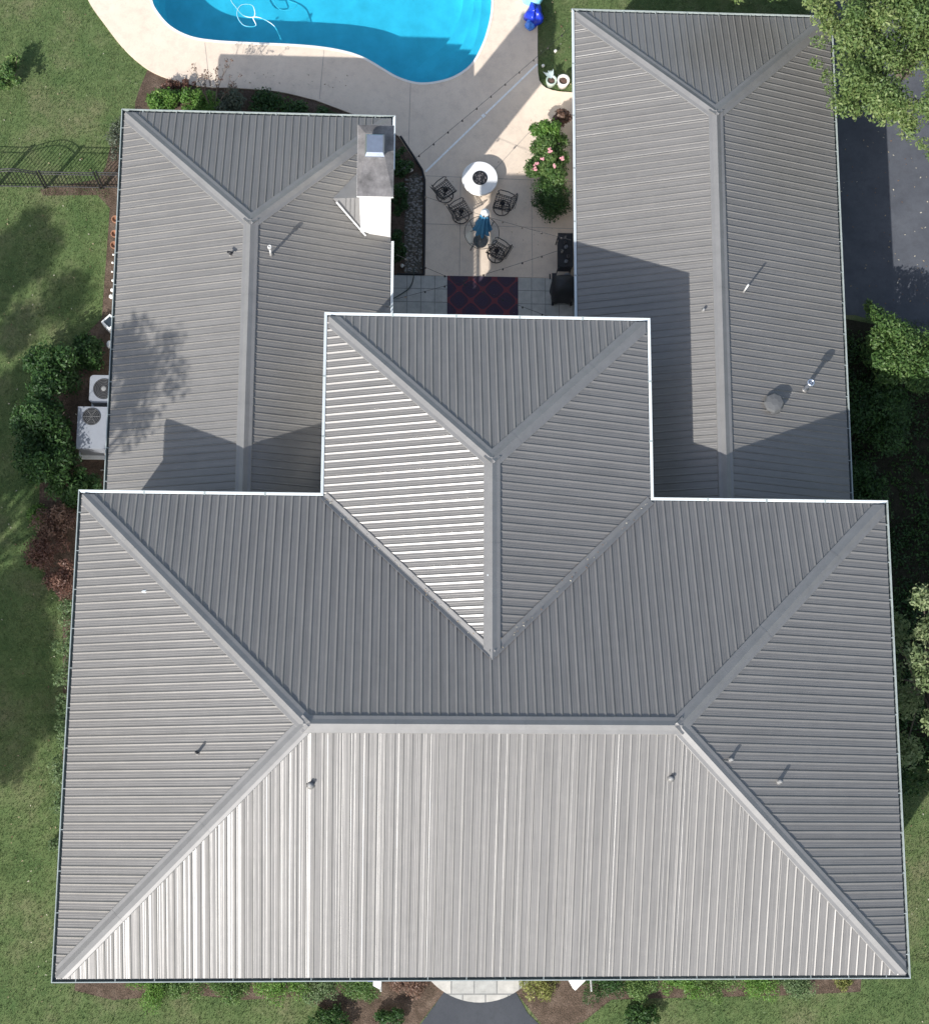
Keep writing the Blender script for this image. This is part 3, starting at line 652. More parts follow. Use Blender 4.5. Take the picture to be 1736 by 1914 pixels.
b = MB(); b.lathe((1.87, 9.19, 6.61), [(.055, 0), (.05, .012), (.02, .016)], 10, 0, 1.5, .7); b.build('sealant_patch', M['gutter'], main_roof)
b = MB(); b.lathe((10.14, 9.53, 7.545), [(.03, 0), (.025, .02), (.01, .025)], 8); b.build('sealant_patch', M['gutter'], rear_roof)

# ================================================================== THINGS ON THE PATIO
# fire pit
t = thing('fire_pit', (10.33, 22.63, DECKZ), 'round white fire pit table with grey bowl on the patio', 'fire pit')
b = MB(); b.lathe((10.33, 22.63, DECKZ), [(.36, 0), (.40, .22), (.50, .27), (.535, .30), (.535, .36), (.52, .375), (.22, .375), (.21, .30)], 40); b.build('tabletop', M['white_st'], t)
b = MB(); b.lathe((10.33, 22.63, DECKZ), [(.215, .378), (.225, .392), (.20, .392), (.19, .33), (.001, .30)], 28); b.build('bowl', M['black'], t)
b = MB(); r = random.Random(3)
for i in range(70):
    a = r.uniform(0, 6.28); q = .18 * math.sqrt(r.random()); b.sphere((10.33 + q * math.cos(a), 22.63 + q * math.sin(a), DECKZ + .345 + r.uniform(0, .02)), r.uniform(.018, .034), 0, 5)
b.build('lava_rock', M['ash'], t)
# swivel patio chairs
def chair(label):
    t = thing('patio_chair', (0, 0, 0), label, 'chair', 'black wrought iron swivel chairs on the patio')
    b = MB(); N = 24
    b.tube([(.25 * math.cos(6.283 * i / N), .25 * math.sin(6.283 * i / N), .015) for i in range(N)], .014, 6, closed=True)
    for i in range(4):
        a = i * math.pi / 2 + .4; b.tube([(.25 * math.cos(a), .25 * math.sin(a), .02), (.1 * math.cos(a), .1 * math.sin(a), .07), (0, 0, .12)], .010, 6)
    b.lathe((0, 0, .06), [(.03, 0), (.025, .3), (.07, .31), (.07, .33)], 12); b.build('base', M['black'], t, True)
    b = MB(); w = .235
    b.tube([(-w, -w, .42), (w, -w, .43), (w, w, .43), (-w, w, .42)], .014, 6, closed=True)
    for i in range(7):
        q = -w + (i + .5) * 2 * w / 7
        b.tube([(q, -w, .42), (q, 0, .405), (q, w, .42)], .009, 5); b.tube([(-w, q, .42), (0, q, .405), (w, q, .425)], .009, 5)
    b.build('seat', M['black'], t)
    b = MB(); b.tube([(-w, -w, .42), (-.30, -w, .62), (-.36, -w * .9, .88), (-.385, 0, .93), (-.36, w * .9, .88), (-.30, w, .62), (-w, w, .42)], .015, 6)
    for i in range(5):
        q = -w + (i + 1) * 2 * w / 6; b.tube([(-w, q, .42), (-.30, q, .62), (-.365, q * .9, .90)], .009, 5)
    for zz in (.58, .70, .80): b.tube([(-.24 - .14 * (zz - .42) / .2 * .6, -w, zz), (-.25 - .14 * (zz - .42) / .2 * .6, w, zz)], .008, 5)
    b.build('backrest', M['black'], t)
    for s in (-1, 1):
        b = MB(); b.tube([(-.31, s * w, .65), (-.1, s * (w + .045), .66), (.15, s * (w + .045), .65), (.21, s * (w + .02), .58), (.16, s * w, .43)], .014, 6); b.build('armrest', M['black'], t)
    return t
specs = [((9.30, 22.22), 38, 'black iron chair west of the fire pit, nearest the mulch bed'), ((9.78, 21.57), 30, 'black iron chair just left of the sunlit strip, below the first chair'),
         ((11.0, 21.85), 165, 'black iron chair to the right of the white fire pit, facing it'), ((10.83, 20.36), 150, 'black iron chair nearest the rug, just below the glass table')]
proto = None
for (x, y), ang, lab in specs:
    c = proto = chair(lab) if proto is None else copy_tree(proto)
    c['label'] = lab; c.location = (x, y, DECKZ); c.rotation_euler.z = math.radians(ang)
# glass table and umbrella
gm, gn, gb = newmat('clear_table_glass'); setp(gb, Roughness=.05, Alpha=.10); gb.inputs['Base Color'].default_value = (.25, .32, .32, 1)
t = thing('glass_table', (10.37, 20.79, DECKZ), 'round glass patio table with black rim under the closed blue umbrella', 'table')
b = MB(); b.lathe((10.37, 20.79, DECKZ + .70), [(.04, 0), (.50, 0), (.50, .008), (.04, .008)], 40); b.build('tabletop', gm, t)
b = MB(); b.tube([(10.37 + .51 * math.cos(6.283 * i / 40), 20.79 + .51 * math.sin(6.283 * i / 40), DECKZ + .704) for i in range(40)], .009, 6, closed=True); b.build('rim', M['black'], t, True)
for k in range(4):
    a = k * math.pi / 2 + .78; b = MB(); b.tube([(10.37 + .50 * math.cos(a), 20.79 + .50 * math.sin(a), DECKZ + .69), (10.37 + .30 * math.cos(a), 20.79 + .30 * math.sin(a), DECKZ + .3), (10.37 + .42 * math.cos(a), 20.79 + .42 * math.sin(a), DECKZ)], .014, 6); b.build('leg', M['black'], t)
t = thing('patio_umbrella', (10.37, 20.79, DECKZ), 'closed blue patio umbrella standing in the glass table', 'umbrella')
b = MB(); b.tube([(10.37, 20.79, DECKZ), (10.37, 20.79, 2.42)], .02, 8); b.lathe((10.37, 20.79, 0.005 + DECKZ), [(.22, 0), (.20, .05), (.04, .08), (.03, .2)], 20); b.build('pole', M['black'], t)
b = MB(); vs = []; N = 32; L = [(2.36, .06), (2.2, .10), (1.8, .13), (1.4, .17), (1.12, .22), (1.02, .235)]
for z, rr in L:
    for j in range(N):
        a = 6.283 * j / N; q = rr * (1 + .28 * math.cos(8 * a)); vs.append((10.37 + q * math.cos(a), 20.79 + q * math.sin(a), z))
fs = [(i * N + j, i * N + (j + 1) % N, (i + 1) * N + (j + 1) % N, (i + 1) * N + j) for i in range(len(L) - 1) for j in range(N)]
b.add(vs, fs); b.build('canopy', M['blue_cloth'], t, True)
b = MB(); b.lathe((10.37, 20.79, 2.30), [(.13, 0), (.12, .06), (.05, .12), (.02, .2)], 16); b.build('finial', M['white_st'], t, True)
# rug
t = MB(); t.box(-1.05, -.75, 0, 1.05, .75, .012)
o = t.build('rug', M['rug']); o.location = (10.44, 18.93, DECKZ + .006); tag(o, 'dark navy rug with red diamond lattice on the porch tiles', 'rug')
# drain
b = MB(); d = Vector((3.08, 3.38)).normalized()
for (ax, ay), (bx_, by_) in (((8.72, 22.95), (10.40, 24.73)), ((10.52, 24.86), (12.1, 26.53))):
    o_ = Vector((d.y, -d.x)) * .028; b.prism([(ax + o_.x, ay + o_.y), (bx_ + o_.x, by_ + o_.y), (bx_ - o_.x, by_ - o_.y), (ax - o_.x, ay - o_.y)], DECKZ, DECKZ + .008)
b.prism([(10.38, 24.79), (10.46, 24.87), (10.53, 24.79), (10.45, 24.71)], DECKZ, DECKZ + .02)
tag(b.build('deck_drain', M['drain']), 'long straight pale drain strip crossing the shaded pool deck diagonally', 'drain')
# cart by the right wing
t = thing('side_cart', (12.82, 20.25, DECKZ), 'narrow black serving cart against the right wing wall, beside the covered grill', 'cart')
b = MB(); b.box(12.60, 19.74, .86, 13.04, 20.78, .90); b.build('tabletop', M['black'], t)
b = MB(); b.box(12.64, 19.80, .30, 13.02, 20.72, .33); b.build('shelf', M['black'], t)
for x in (12.62, 13.0):
    for y in (19.77, 20.73): b = MB(); b.tube([(x, y, DECKZ), (x, y, .86)], .018, 6); b.build('leg', M['black'], t)
r = random.Random(5)
for k in range(6):
    x = 12.78 + r.uniform(-.08, .12); y = 19.88 + k * .15; rr = r.uniform(.03, .055)
    b = MB(); b.lathe((x, y, .90), [(rr * .8, 0), (rr, r.uniform(.05, .14)), (rr * .75, .15), (rr * .7, .09)], 12)
    tag(b.build('jar', M[('acpaint', 'ash', 'pebble')[k % 3]]), ['pale jar nearest the covered grill on the black serving cart', 'dark grey jar second from the grill on the black cart', 'stone coloured jar third from the grill on the black cart', 'pale jar fourth from the grill on the black cart', 'dark grey jar fifth from the grill on the black cart', 'stone coloured jar at the boxwood end of the black cart'][k], 'jar', 'jars on the serving cart')
# covered grill
b = MB(); vs = []; N = 28; lv = [(0.08, .34, .26), (.4, .36, .29), (.8, .37, .30), (.95, .33, .27), (1.1, .24, .20), (1.16, .10, .08), (1.17, .001, .001)]
for zi, (z, rx, ry) in enumerate(lv):
    for j in range(N):
        a = 6.283 * j / N; ca, sa = math.cos(a), math.sin(a); s = 1 / max(abs(ca), abs(sa)) ** .55; wv = 1 + (.07 * math.sin(5 * a + zi * .5) + .03 * math.sin(11 * a)) * (1 - z / 1.4)
        vs.append((12.78 + rx * ca * s * wv, 19.17 + ry * 1.15 * sa * s * wv, z))
b.add(vs, [(i * N + j, i * N + (j + 1) % N, (i + 1) * N + (j + 1) % N, (i + 1) * N + j) for i in range(len(lv) - 1) for j in range(N)])
t = thing('grill', (12.78, 19.17, DECKZ), 'barbecue grill under a draped black cover by the right wing wall', 'grill')
b.build('cover', M['black_cloth'], t, True)
b = MB(); b.box(12.42, 19.32, .82, 12.55, 19.55, .86); b.tube([(12.36, 19.36, .86), (12.36, 19.52, .86)], .02, 6); b.build('side_shelf', M['black_cloth'], t)
for s in (-1, 1):
    b = MB(); b.tube([(12.78 + s * .24, 18.88, .10), (12.78 + s * .30, 18.88, .10)], .07, 12); b.build('wheel', M['black'], t)
b = MB(); b.lathe((12.93, 19.63, DECKZ), [(.10, 0), (.13, .25), (.10, .38), (.05, .42), (.05, .46)], 16); tag(b.build('gas_bottle', M['acpaint'], None, True), 'pale grey gas bottle between the black cart and the covered grill', 'gas bottle')
# garden hose on the porch
b = MB(); b.tube(spline([(7.5, 18.75, .09), (7.9, 19.0, .09), (8.25, 19.25, .09), (8.38, 19.55, .09), (8.40, 19.9, .09)], 6, False), .014, 6); tag(b.build('garden_hose', M['green_pipe'], None, True), 'dark garden hose lying on the porch tiles at the foot of the mulch bed', 'hose')
# bed edging
b = MB(); b.tube([(7.95, 24.07, .06), (8.25, 23.60, .06), (8.61, 23.02, .06), (8.69, 22.7, .06), (8.70, 21.2, .06), (8.70, 19.72, .06), (7.9, 19.71, .06)], .035, 6); tag(b.build('bed_edging', M['black']), 'black plastic edging around the narrow planting bed beside the chimney', 'edging')
sheet('stone_mulch', [[(8.12, 19.75), (8.64, 19.75), (8.64, 22.7), (8.45, 22.95), (8.2, 22.8), (8.1, 21.5)]], .012, M['litter'])
r = random.Random(8); b = MB()
for i in range(330):
    x = r.uniform(8.12, 8.62); y = r.uniform(19.8, 22.8); q = r.uniform(.02, .05); b.lathe((x, y, .008), [(q, 0), (q * .8, q * .5), (q * .2, q * .6)], 5, 0, 1, .7)
tag(b.build('bed_stones', M['pebble']), 'small stones scattered over the narrow bed beside the chimney', 'stones', kind='stuff')
shrub('bed_plant', 8.05, 23.15, .33, .65, .5, M['lf_dark'], 1500, .08, 'dark green plant at the top end of the narrow bed beside the chimney', 'plant', seed=31)
shrub('bed_plant', 7.95, 21.9, .30, .6, .6, M['lf_dark'], 1500, .08, 'dark green plant in the middle of the narrow bed, below the chimney', 'plant', seed=32)
shrub('bed_plant', 7.95, 20.5, .28, .6, .5, M['lf_dark'], 1200, .08, 'dark green plant at the lower end of the narrow bed near the porch', 'plant', seed=33)
b = MB(); b.lathe((8.22, 22.98, .0), [(.06, 0), (.10, .06), (.09, .13), (.03, .15)], 9, 0, 1.3, .6); tag(b.build('garden_rock', M['coping']), 'pale rock in the narrow bed beside the chimney', 'rock')
b = MB(); b.lathe((8.05, 19.95, .0), [(.03, 0), (.03, .12), (.055, .14), (.01, .2)], 9); tag(b.build('path_light', M['coping']), 'small pale path light at the lower end of the narrow bed', 'light')
# string lights
def string(p, q, lab, nb, sag=.18):
    p, q = Vector(p), Vector(q); t = thing('string_light', p, lab, 'string lights', 'string lights strung between the two wings')
    pts = [p.lerp(q, i / 24) - Vector((0, 0, sag * 4 * (i / 24) * (1 - i / 24))) for i in range(25)]
    b = MB(); b.tube(pts, .0055, 5); b.build('cable', M['black'], t)
    for k in range(nb):
        f = (k + .5) / nb; c = p.lerp(q, f) - Vector((0, 0, sag * 4 * f * (1 - f)))
        b = MB(); b.lathe((c.x, c.y, c.z - .11), [(.004, 0), (.026, .03), (.024, .05), (.016, .07), (.016, .11)], 8); b.build('bulb', M['bulb'], t, True)
string((7.86, 21.66, 2.98), (12.75, 26.20, 2.98), 'string of bulbs running from the chimney diagonally up over the pool deck', 12, .14)
string((7.86, 21.25, 2.98), (12.75, 19.78, 2.98), 'string of bulbs crossing from the chimney to the right wing above the black cart', 9)
string((12.75, 19.60, 2.98), (7.86, 17.95, 2.98), 'string of bulbs falling leftwards from above the grill to the porch tiles', 9)
string((7.86, 19.25, 2.98), (12.75, 17.30, 2.98), 'string of bulbs crossing over the rug down to the right', 9)
# pots on the grass patch
def pot(x, y, r_, h, mat, lab, plant=None):
    t = thing('plant_pot', (x, y, 0), lab, 'pot'); b = MB()
    b.lathe((x, y, 0), [(r_ * .7, 0), (r_ * .95, h * .8), (r_, h), (r_ * .74, h), (r_ * .70, h * .82)], 24); b.build('pot', mat, t, True)
    b = MB(); b.lathe((x, y, h * .80), [(r_ * .72, 0), (r_ * .4, .03), (.001, .05)], 16); b.build('soil', M['soil'], t)
    return t
pot(12.50, 25.88, .17, .36, simple('pale_green_glaze', (.42, .50, .42), .4), 'small pale green pot with dark soil, left of the white pot on the grass')
b = MB(); r = random.Random(4)
for k in range(6):
    a = 1.9 + r.uniform(-.6, .9); L_ = r.uniform(.2, .34); c = Vector((12.50, 25.93, .33)); dd = Vector((math.cos(a), math.sin(a), .6)); s_ = Vector((-math.sin(a), math.cos(a), 0)) * .04
    b.add([c, c + dd * L_ * .5 + s_, c + dd * L_, c + dd * L_ * .5 - s_], [(0, 1, 2, 3)])
t = thing('potted_plant', (12.50, 25.93, .3), 'grey leaved plant growing in the small pale green pot', 'plant'); b.build('leaves', simple('grey_blue_leaf', (.35, .42, .42), .6), t)
pot(12.86, 25.86, .19, .42, M['coping'], 'round white pot of bare brown soil under the right wing eave')
for x, y, lab in ((12.65, 26.95, 'small pale garden light in the shaded grass strip'), (12.27, 26.45, 'small pale garden light at the deck edge of the grass strip')):
    b = MB(); b.lathe((x, y, 0), [(.015, 0), (.015, .1), (.05, .12), (.045, .15), (.005, .17)], 10); tag(b.build('garden_light', M['coping']), lab, 'light', 'garden lights in the grass strip')
# blue inflatable at the deck edge
t = thing('pool_float', (12.0, 28.2, DECKZ), 'crumpled blue inflatable pool float at the deck edge beside the grass', 'pool float')
def blob(nm, c, rx, ry, rz, mat, seed, parent):
    r = random.Random(seed); ph = [r.uniform(0, 6.28) for _ in range(6)]; b = MB(); vs = []; N = 22; K = 11
    for i in range(K):
        th = math.pi * i / (K - 1)
        for j in range(N):
            a = 6.283 * j / N; q = 1 + .13 * math.sin(3 * a + ph[0] + 2 * th) + .09 * math.sin(5 * a + ph[1] - th) + .07 * math.sin(7 * th + ph[2] + a)
            vs.append((c[0] + rx * q * math.sin(th) * math.cos(a), c[1] + ry * q * math.sin(th) * math.sin(a), max(DECKZ, c[2] + rz * q * math.cos(th))))
    b.add(vs, [(i * N + j, (i + 1) * N + j, (i + 1) * N + (j + 1) % N, i * N + (j + 1) % N) for i in range(K - 1) for j in range(N)]); return b.build(nm, mat, parent, True)
blob('cushion', (11.98, 28.02, .32), .27, .36, .30, M['deepblue'], 1, t); blob('pillow', (11.86, 27.75, .25), .14, .20, .2, simple('mid_blue_vinyl', (.05, .22, .75), .3), 2, t)
blob('ring', (11.93, 28.55, .42), .34, .28, .34, M['skyblue'], 3, t)
# pool hose + cleaner
hz = -.115
b = MB(); b.tube(spline([(2.4, 29.4, hz), (2.69, 28.53, hz), (2.87, 28.24, hz), (3.12, 27.96, hz), (3.45, 27.94, hz + .01), (3.38, 28.30, hz), (3.03, 28.30, hz), (2.92, 27.98, hz), (3.14, 27.64, hz), (3.50, 27.64, hz), (3.42, 27.90, hz + .02), (3.69, 27.88, hz), (4.08, 27.62, hz), (4.31, 27.15, hz - .05)], 8, False), .017, 7); tag(b.build('pool_hose', M['hose'], None, True), 'white looped vacuum hose floating in the pool, ending at the near edge', 'hose')
b = MB(); b.tube(spline([(3.9, 29.2, hz), (4.0, 28.57, hz), (4.2, 28.22, hz), (4.55, 28.2, hz), (4.74, 28.40, hz), (4.49, 28.5, hz), (4.45, 28.8, hz), (5.2, 29.3, hz)], 8, False), .012, 7); tag(b.build('pool_hose', M['hose'], None, True), 'white hose loop floating near the top edge of the photo in mid pool', 'hose')

# ================================================================== WEST SIDE
t = thing('ac_unit', (-.5, 14.65, 0), 'large pale grey packaged air conditioning unit with round fan grille by the left wall', 'air conditioner')
b = MB(); b.box(-1.04, 14.06, .06, .02, 15.24, .96); b.box(-1.06, 14.04, .96, .04, 15.26, 1.0)
for k in range(9): b.box(-1.048, 14.15 + k * .12, .2, -1.04, 14.19 + k * .12, .85)
b.build('cabinet', M['acpaint'], t)
b = MB(); fc = (-.67, 14.97); b.lathe((*fc, 1.0), [(.25, .002), (.25, .02), (.235, .02), (.235, .006), (.001, .004)], 32); b.build('fan_well', M['black'], t)
b = MB()
for k in range(5): b.tube([(fc[0] + (.05 + .045 * k) * math.cos(6.283 * i / 28), fc[1] + (.05 + .045 * k) * math.sin(6.283 * i / 28), 1.02) for i in range(28)], .003, 4, closed=True)
for k in range(6): a = k * math.pi / 3; b.tube([fc + (1.022,), (fc[0] + .24 * math.cos(a), fc[1] + .24 * math.sin(a), 1.022)], .004, 4)
b.build('fan_grille', M['vent_grey'], t)
b = MB(); b.box(-1.15, 13.95, 0, .1, 15.35, .06); b.build('pad', M['drain'], t)
b = MB(); b.tube([(-.35, 13.5, .1), (-.35, 13.9, .1), (-.35, 14.06, .4)], .025, 6); b.tube([(-.15, 13.7, .05), (-.15, 14.06, .6)], .02, 6); b.tube([(-.5, 13.62, .12), (-.25, 13.62, .12)], .02, 6); b.build('pipe', M['pebble'], t)
t = thing('ac_unit', (-.42, 15.85, 0), 'smaller rounded pale grey condenser unit above the large unit by the left wall', 'air conditioner')
b = MB()
def rrect(cx, cy, hw, r_, n=6): return [(cx + sx * (hw - r_) + r_ * math.cos(a0_ + math.pi / 2 * i / n), cy + sy * (hw - r_) + r_ * math.sin(a0_ + math.pi / 2 * i / n)) for sx, sy, a0_ in ((1, 1, 0), (-1, 1, math.pi / 2), (-1, -1, math.pi), (1, -1, 1.5 * math.pi)) for i in range(n + 1)]
b.prism(rrect(-.40, 15.84, .39, .1), .08, .74); b.prism(rrect(-.40, 15.84, .405, .11), .742, .80); b.build('cabinet', M['acpaint'], t)
b = MB(); b.lathe((-.40, 15.84, .80), [(.30, .002), (.30, .016), (.285, .016), (.285, .005), (.001, .003)], 32); b.build('fan_well', M['black'], t)
b = MB()
for k in range(6): b.tube([(-.40 + (.05 + .045 * k) * math.cos(6.283 * i / 28), 15.84 + (.05 + .045 * k) * math.sin(6.283 * i / 28), .82) for i in range(28)], .003, 4, closed=True)
b.lathe((-.40, 15.84, .81), [(.07, 0), (.07, .02), (.02, .03)], 14); b.build('fan_grille', M['vent_grey'], t)
b = MB(); b.box(-.86, 15.40, 0, .08, 16.30, .08); b.build('pad', M['drain'], t)
# small white things on the ground by the left wall
r = random.Random(12)
for k, (y, s_) in enumerate(((20.15, .03), (19.9, .035), (19.62, .03), (19.35, .04), (19.05, .06), (18.85, .07))):
    b = MB(); b.lathe((-.42 - r.uniform(0, .06), y, 0), [(s_, 0), (s_ * 1.1, s_ * .8), (s_ * .4, s_ * 1.3)], 7); tag(b.build('edging_stone', M['coping']), ['white edging stone nearest the terracotta pots, in the row along the left wall', 'second white edging stone from the terracotta pots', 'third white edging stone from the terracotta pots', 'fourth white edging stone, just before the two larger ones', 'larger white edging stone, second from the diagonal utility box', 'largest white edging stone, nearest the diagonal utility box'][k], 'stone', 'white stones along the left wall')
t = thing('meter_box', (-.40, 17.95, 0), 'white square utility box with dark window, turned diagonally, by the left wing wall', 'utility box')
b = MB(); pts = [(-.64, 17.95), (-.40, 17.70), (-.16, 17.95), (-.40, 18.20)]; b.prism(pts, 0, .42); b.build('box', M['trim'], t)
b = MB(); b.prism([(-.57, 17.95), (-.40, 17.78), (-.23, 17.95), (-.40, 18.12)], .42, .43); b.build('lid', M['glass'], t)
b = MB(); b.lathe((-.42, 17.35, 0), [(.06, 0), (.07, .2), (.02, .24)], 10, 0, 1, 1.6); tag(b.build('valve_cover', M['trim']), 'small white oblong cover just below the diagonal utility box', 'cover')
for k, y in enumerate((21.2, 20.75, 20.4)):
    b = MB(); b.lathe((-.42, y, 0), [(.08, 0), (.11, .14), (.115, .17), (.09, .17), (.08, .1)], 14); tag(b.build('clay_pot', M['terracotta']), ('terracotta pot nearest the fence along the left wall', 'middle terracotta pot along the left wall', 'terracotta pot nearest the white stones along the left wall')[k], 'pot', 'terracotta pots along the left wall')

# ---- fence and gate
def fence_run(name, xa, xb, yb, lab, cat, arch=0, h=1.2):
    t = thing(name, ((xa + xb) / 2, yb, 0), lab, cat); n = max(2, int(round((xb - xa) / .115)))
    top = lambda x: h + arch * math.sin(math.pi * (x - xa) / (xb - xa))
    b = MB()
    for i in range(1, n): x = xa + (xb - xa) * i / n; b.box(x - .008, yb - .008, .06, x + .008, yb + .008, top(x) - .01)
    b.build('pickets', M['black'], t)
    for off in (0, -.16):
        b = MB(); K = 14; b.tube([(xa + (xb - xa) * i / K, yb, top(xa + (xb - xa) * i / K) + off) for i in range(K + 1)], .018, 4); b.build('rail', M['black'], t)
    b = MB(); b.tube([(xa, yb, .12), (xb, yb, .12)], .018, 4); b.build('rail', M['black'], t)
    for x in (xa, xb):
        b = MB(); b.box(x - .02, yb - .02, 0, x + .02, yb + .02, h + .04); b.box(x - .026, yb - .026, h + .04, x + .026, yb + .026, h + .06); b.build('post', M['black'], t)
    return t
fence_run('garden_gate', -3.93, -2.56, 22.18, 'black iron gate with arched top in the fence line', 'gate', .22)
fence_run('picket_fence', -2.48, -.92, 22.20, 'black iron picket fence panel between the arched gate and the house', 'fence')
fence_run('picket_fence', -.84, .52, 22.22, 'short black iron fence panel running under the eave to the house wall', 'fence')
fence_run('picket_fence', -6.4, -4.01, 22.16, 'black iron picket fence panel left of the arched gate', 'fence')
# ---- plants west and north
shrub('fence_shrub', -.45, 23.6, .35, .75, .8, M['lf_grey'], 1100, .07, 'wispy grey green shrub at the house end of the fence', 'shrub', seed=40)
shrub('young_tree', -3.62, 25.6, .50, .66, .95, M['lf_bright2'], 1100, .10, 'bright green young leafy plant alone on the lawn, upper left', 'plant', seed=41, k=11, cr=.14)
shrub('bed_shrub', .85, 24.85, .65, .50, .7, M['lf_bright'], 2800, .09, 'bright green broad leaved plant at the corner of the left wing bed', 'shrub', seed=42)
shrub('bed_shrub', 1.95, 24.80, .70, .50, .7, M['lf_bright'], 2800, .08, 'bright green leafy plant second from the lawn in the left wing bed', 'shrub', seed=43)
shrub('red_shrub', 1.35, 25.40, .60, .25, .45, M['lf_red'], 900, .07, 'low maroon shrub at the deck edge of the left wing bed', 'shrub', seed=44)
shrub('bed_shrub', 2.95, 24.85, .55, .55, .7, M['lf_grey'], 2200, .08, 'olive brown tangled shrub where the deck shadow begins', 'shrub', seed=45)
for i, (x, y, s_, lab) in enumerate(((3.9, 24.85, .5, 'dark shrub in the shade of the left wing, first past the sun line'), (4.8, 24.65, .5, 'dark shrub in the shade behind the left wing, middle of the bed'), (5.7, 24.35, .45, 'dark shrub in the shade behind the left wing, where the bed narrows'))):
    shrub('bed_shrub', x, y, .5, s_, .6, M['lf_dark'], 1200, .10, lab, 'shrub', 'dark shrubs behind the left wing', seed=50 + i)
t = thing('crape_myrtle', (2.35, 24.6, 0), 'tall bare twiggy shrub with sparse leaves reaching over the sunny deck', 'shrub'); b = MB(); r = random.Random(6); tips = []
for k in range(9):
    a = r.uniform(.4, 2.6); L_ = r.uniform(.5, 1.0); p = Vector((2.35, 24.6, 0)); q = p + Vector((math.cos(a) * L_ * .5, math.sin(a) * L_ * .5, .9)); e_ = q + Vector((math.cos(a) * L_ * .4 + r.uniform(-.2, .2), math.sin(a) * L_ * .5, .6))
    b.tube([p, q, e_], [.015, .010, .004], 5); tips += [(*e_, .10, .10, .10), (*((q + e_) / 2), .08, .08, .08)]
    for s_ in range(2):
        g = e_ + Vector((r.uniform(-.25, .25), r.uniform(-.1, .25), r.uniform(-.1, .2))); b.tube([(q + e_) / 2, g], [.006, .003], 4); tips.append((*g, .07, .07, .07))
b.build('stem', M['bark'], t); leaf_mesh('foliage', M['lf_brown'], t, tips, 380, .06, seed=60)
# west side mass
for i, (x, y, rx, ry, h, lab) in enumerate(((-1.85, 16.2, .75, .80, 1.9, 'tall dark green shrub by the lawn above the smaller condenser unit'), (-1.95, 14.9, .80, .95, 2.1, 'large dark green shrub beside the packaged air unit'), (-1.75, 13.55, .85, .85, 1.9, 'dark green shrub below the packaged air unit'), (-.85, 12.9, .60, .60, 1.2, 'low dark green shrub at the corner where the main block begins'), (-1.0, 17.0, .5, .65, .9, 'small dark green shrub in the shade beside the left wall'))):
    shrub('evergreen_shrub', x, y, rx, ry, h, M['lf_dark'], int(4200 * rx * ry * 2 + 900), .105, lab, 'shrub', 'dark shrubs screening the air units', seed=70 + i, k=22)
shrub('red_shrub', -1.55, 12.0, .62, .55, 1.1, M['lf_brown'], 2000, .08, 'reddish brown shrub just below the dark green shrubs', 'shrub', seed=80)
shrub('red_shrub', -1.85, 11.15, .60, .55, 1.2, M['lf_red'], 1800, .08, 'dark maroon shrub in the middle of the left border', 'shrub', seed=81)
shrub('red_shrub', -1.4, 10.45, .50, .60, 1.1, M['lf_red'], 1800, .08, 'maroon shrub nearest the pale green hedge on the left', 'shrub', seed=82)
shrub('leafy_plant', -2.2, 12.3, .3, .3, .5, M['lf_bright'], 500, .09, 'small green plant left of the reddish brown shrub', 'plant', seed=83)
for i in range(7):
    y = 9.4 - i * .86
    shrub('hedge_shrub', -.85 - .04 * (i % 2), y, .50, .50, .95 + .1 * (i % 3), M['lf_pale'], 1700, .075, ['topmost pale green clipped shrub showing along the left eave of the main block', 'second pale green clipped shrub from the top along the left eave', 'third pale green clipped shrub from the top along the left eave', 'fourth pale green clipped shrub from the top along the left eave', 'fifth pale green clipped shrub from the top along the left eave', 'sixth pale green clipped shrub from the top along the left eave', 'lowest pale green clipped shrub along the left eave'][i], 'shrub', 'pale clipped shrubs along the left side of the main block', seed=90 + i)
shrub('weed_clump', -1.25, 3.1, .22, .22, .25, M['lf_pale'], 300, .07, 'tiny pale weed clump on the lawn beside the lower left eave', 'plant', seed=99)
# rose and boxwood between the wings
rose = shrub('rose_bush', 12.40, 23.05, .60, 1.15, 1.35, M['lf_bright2'], 12000, .085, 'rose bush with pink flowers against the right wing', 'shrub', seed=110, k=26)
leaf_mesh('bright_shoots', M['lf_bright'], rose, clumps_in(12.25, 23.75, 1.0, .38, .6, .35, 14, .18, 111), 3600, .09, seed=111)
b = MB(); r = random.Random(9)
for x, y, z, s_ in ((11.90, 22.75, 1.0, .08), (11.98, 22.9, 1.0, .05), (12.32, 23.1, 1.5, .06), (12.66, 22.85, 1.5, .05), (12.12, 22.95, 1.2, .04), (12.45, 22.6, 1.5, .03)):
    for k in range(7): b.lathe((x + r.uniform(-s_, s_), y + r.uniform(-s_, s_), z + r.uniform(-.03, .05)), [(.01, 0), (.032, .02), (.024, .04), (.004, .035)], 7)
b.build('flowers', M['pink'], rose)
shrub('plumed_grass', 12.75, 24.55, .30, .35, 1.2, M['lf_brown'], 700, .14, 'feathery pinkish grass tips behind the rose bush by the eave', 'grass clump', seed=112)
shrub('boxwood', 12.36, 21.95, .62, .62, 1.1, M['lf_dark'], 7000, .06, 'round dark green boxwood below the rose bush', 'shrub', seed=113, k=30)
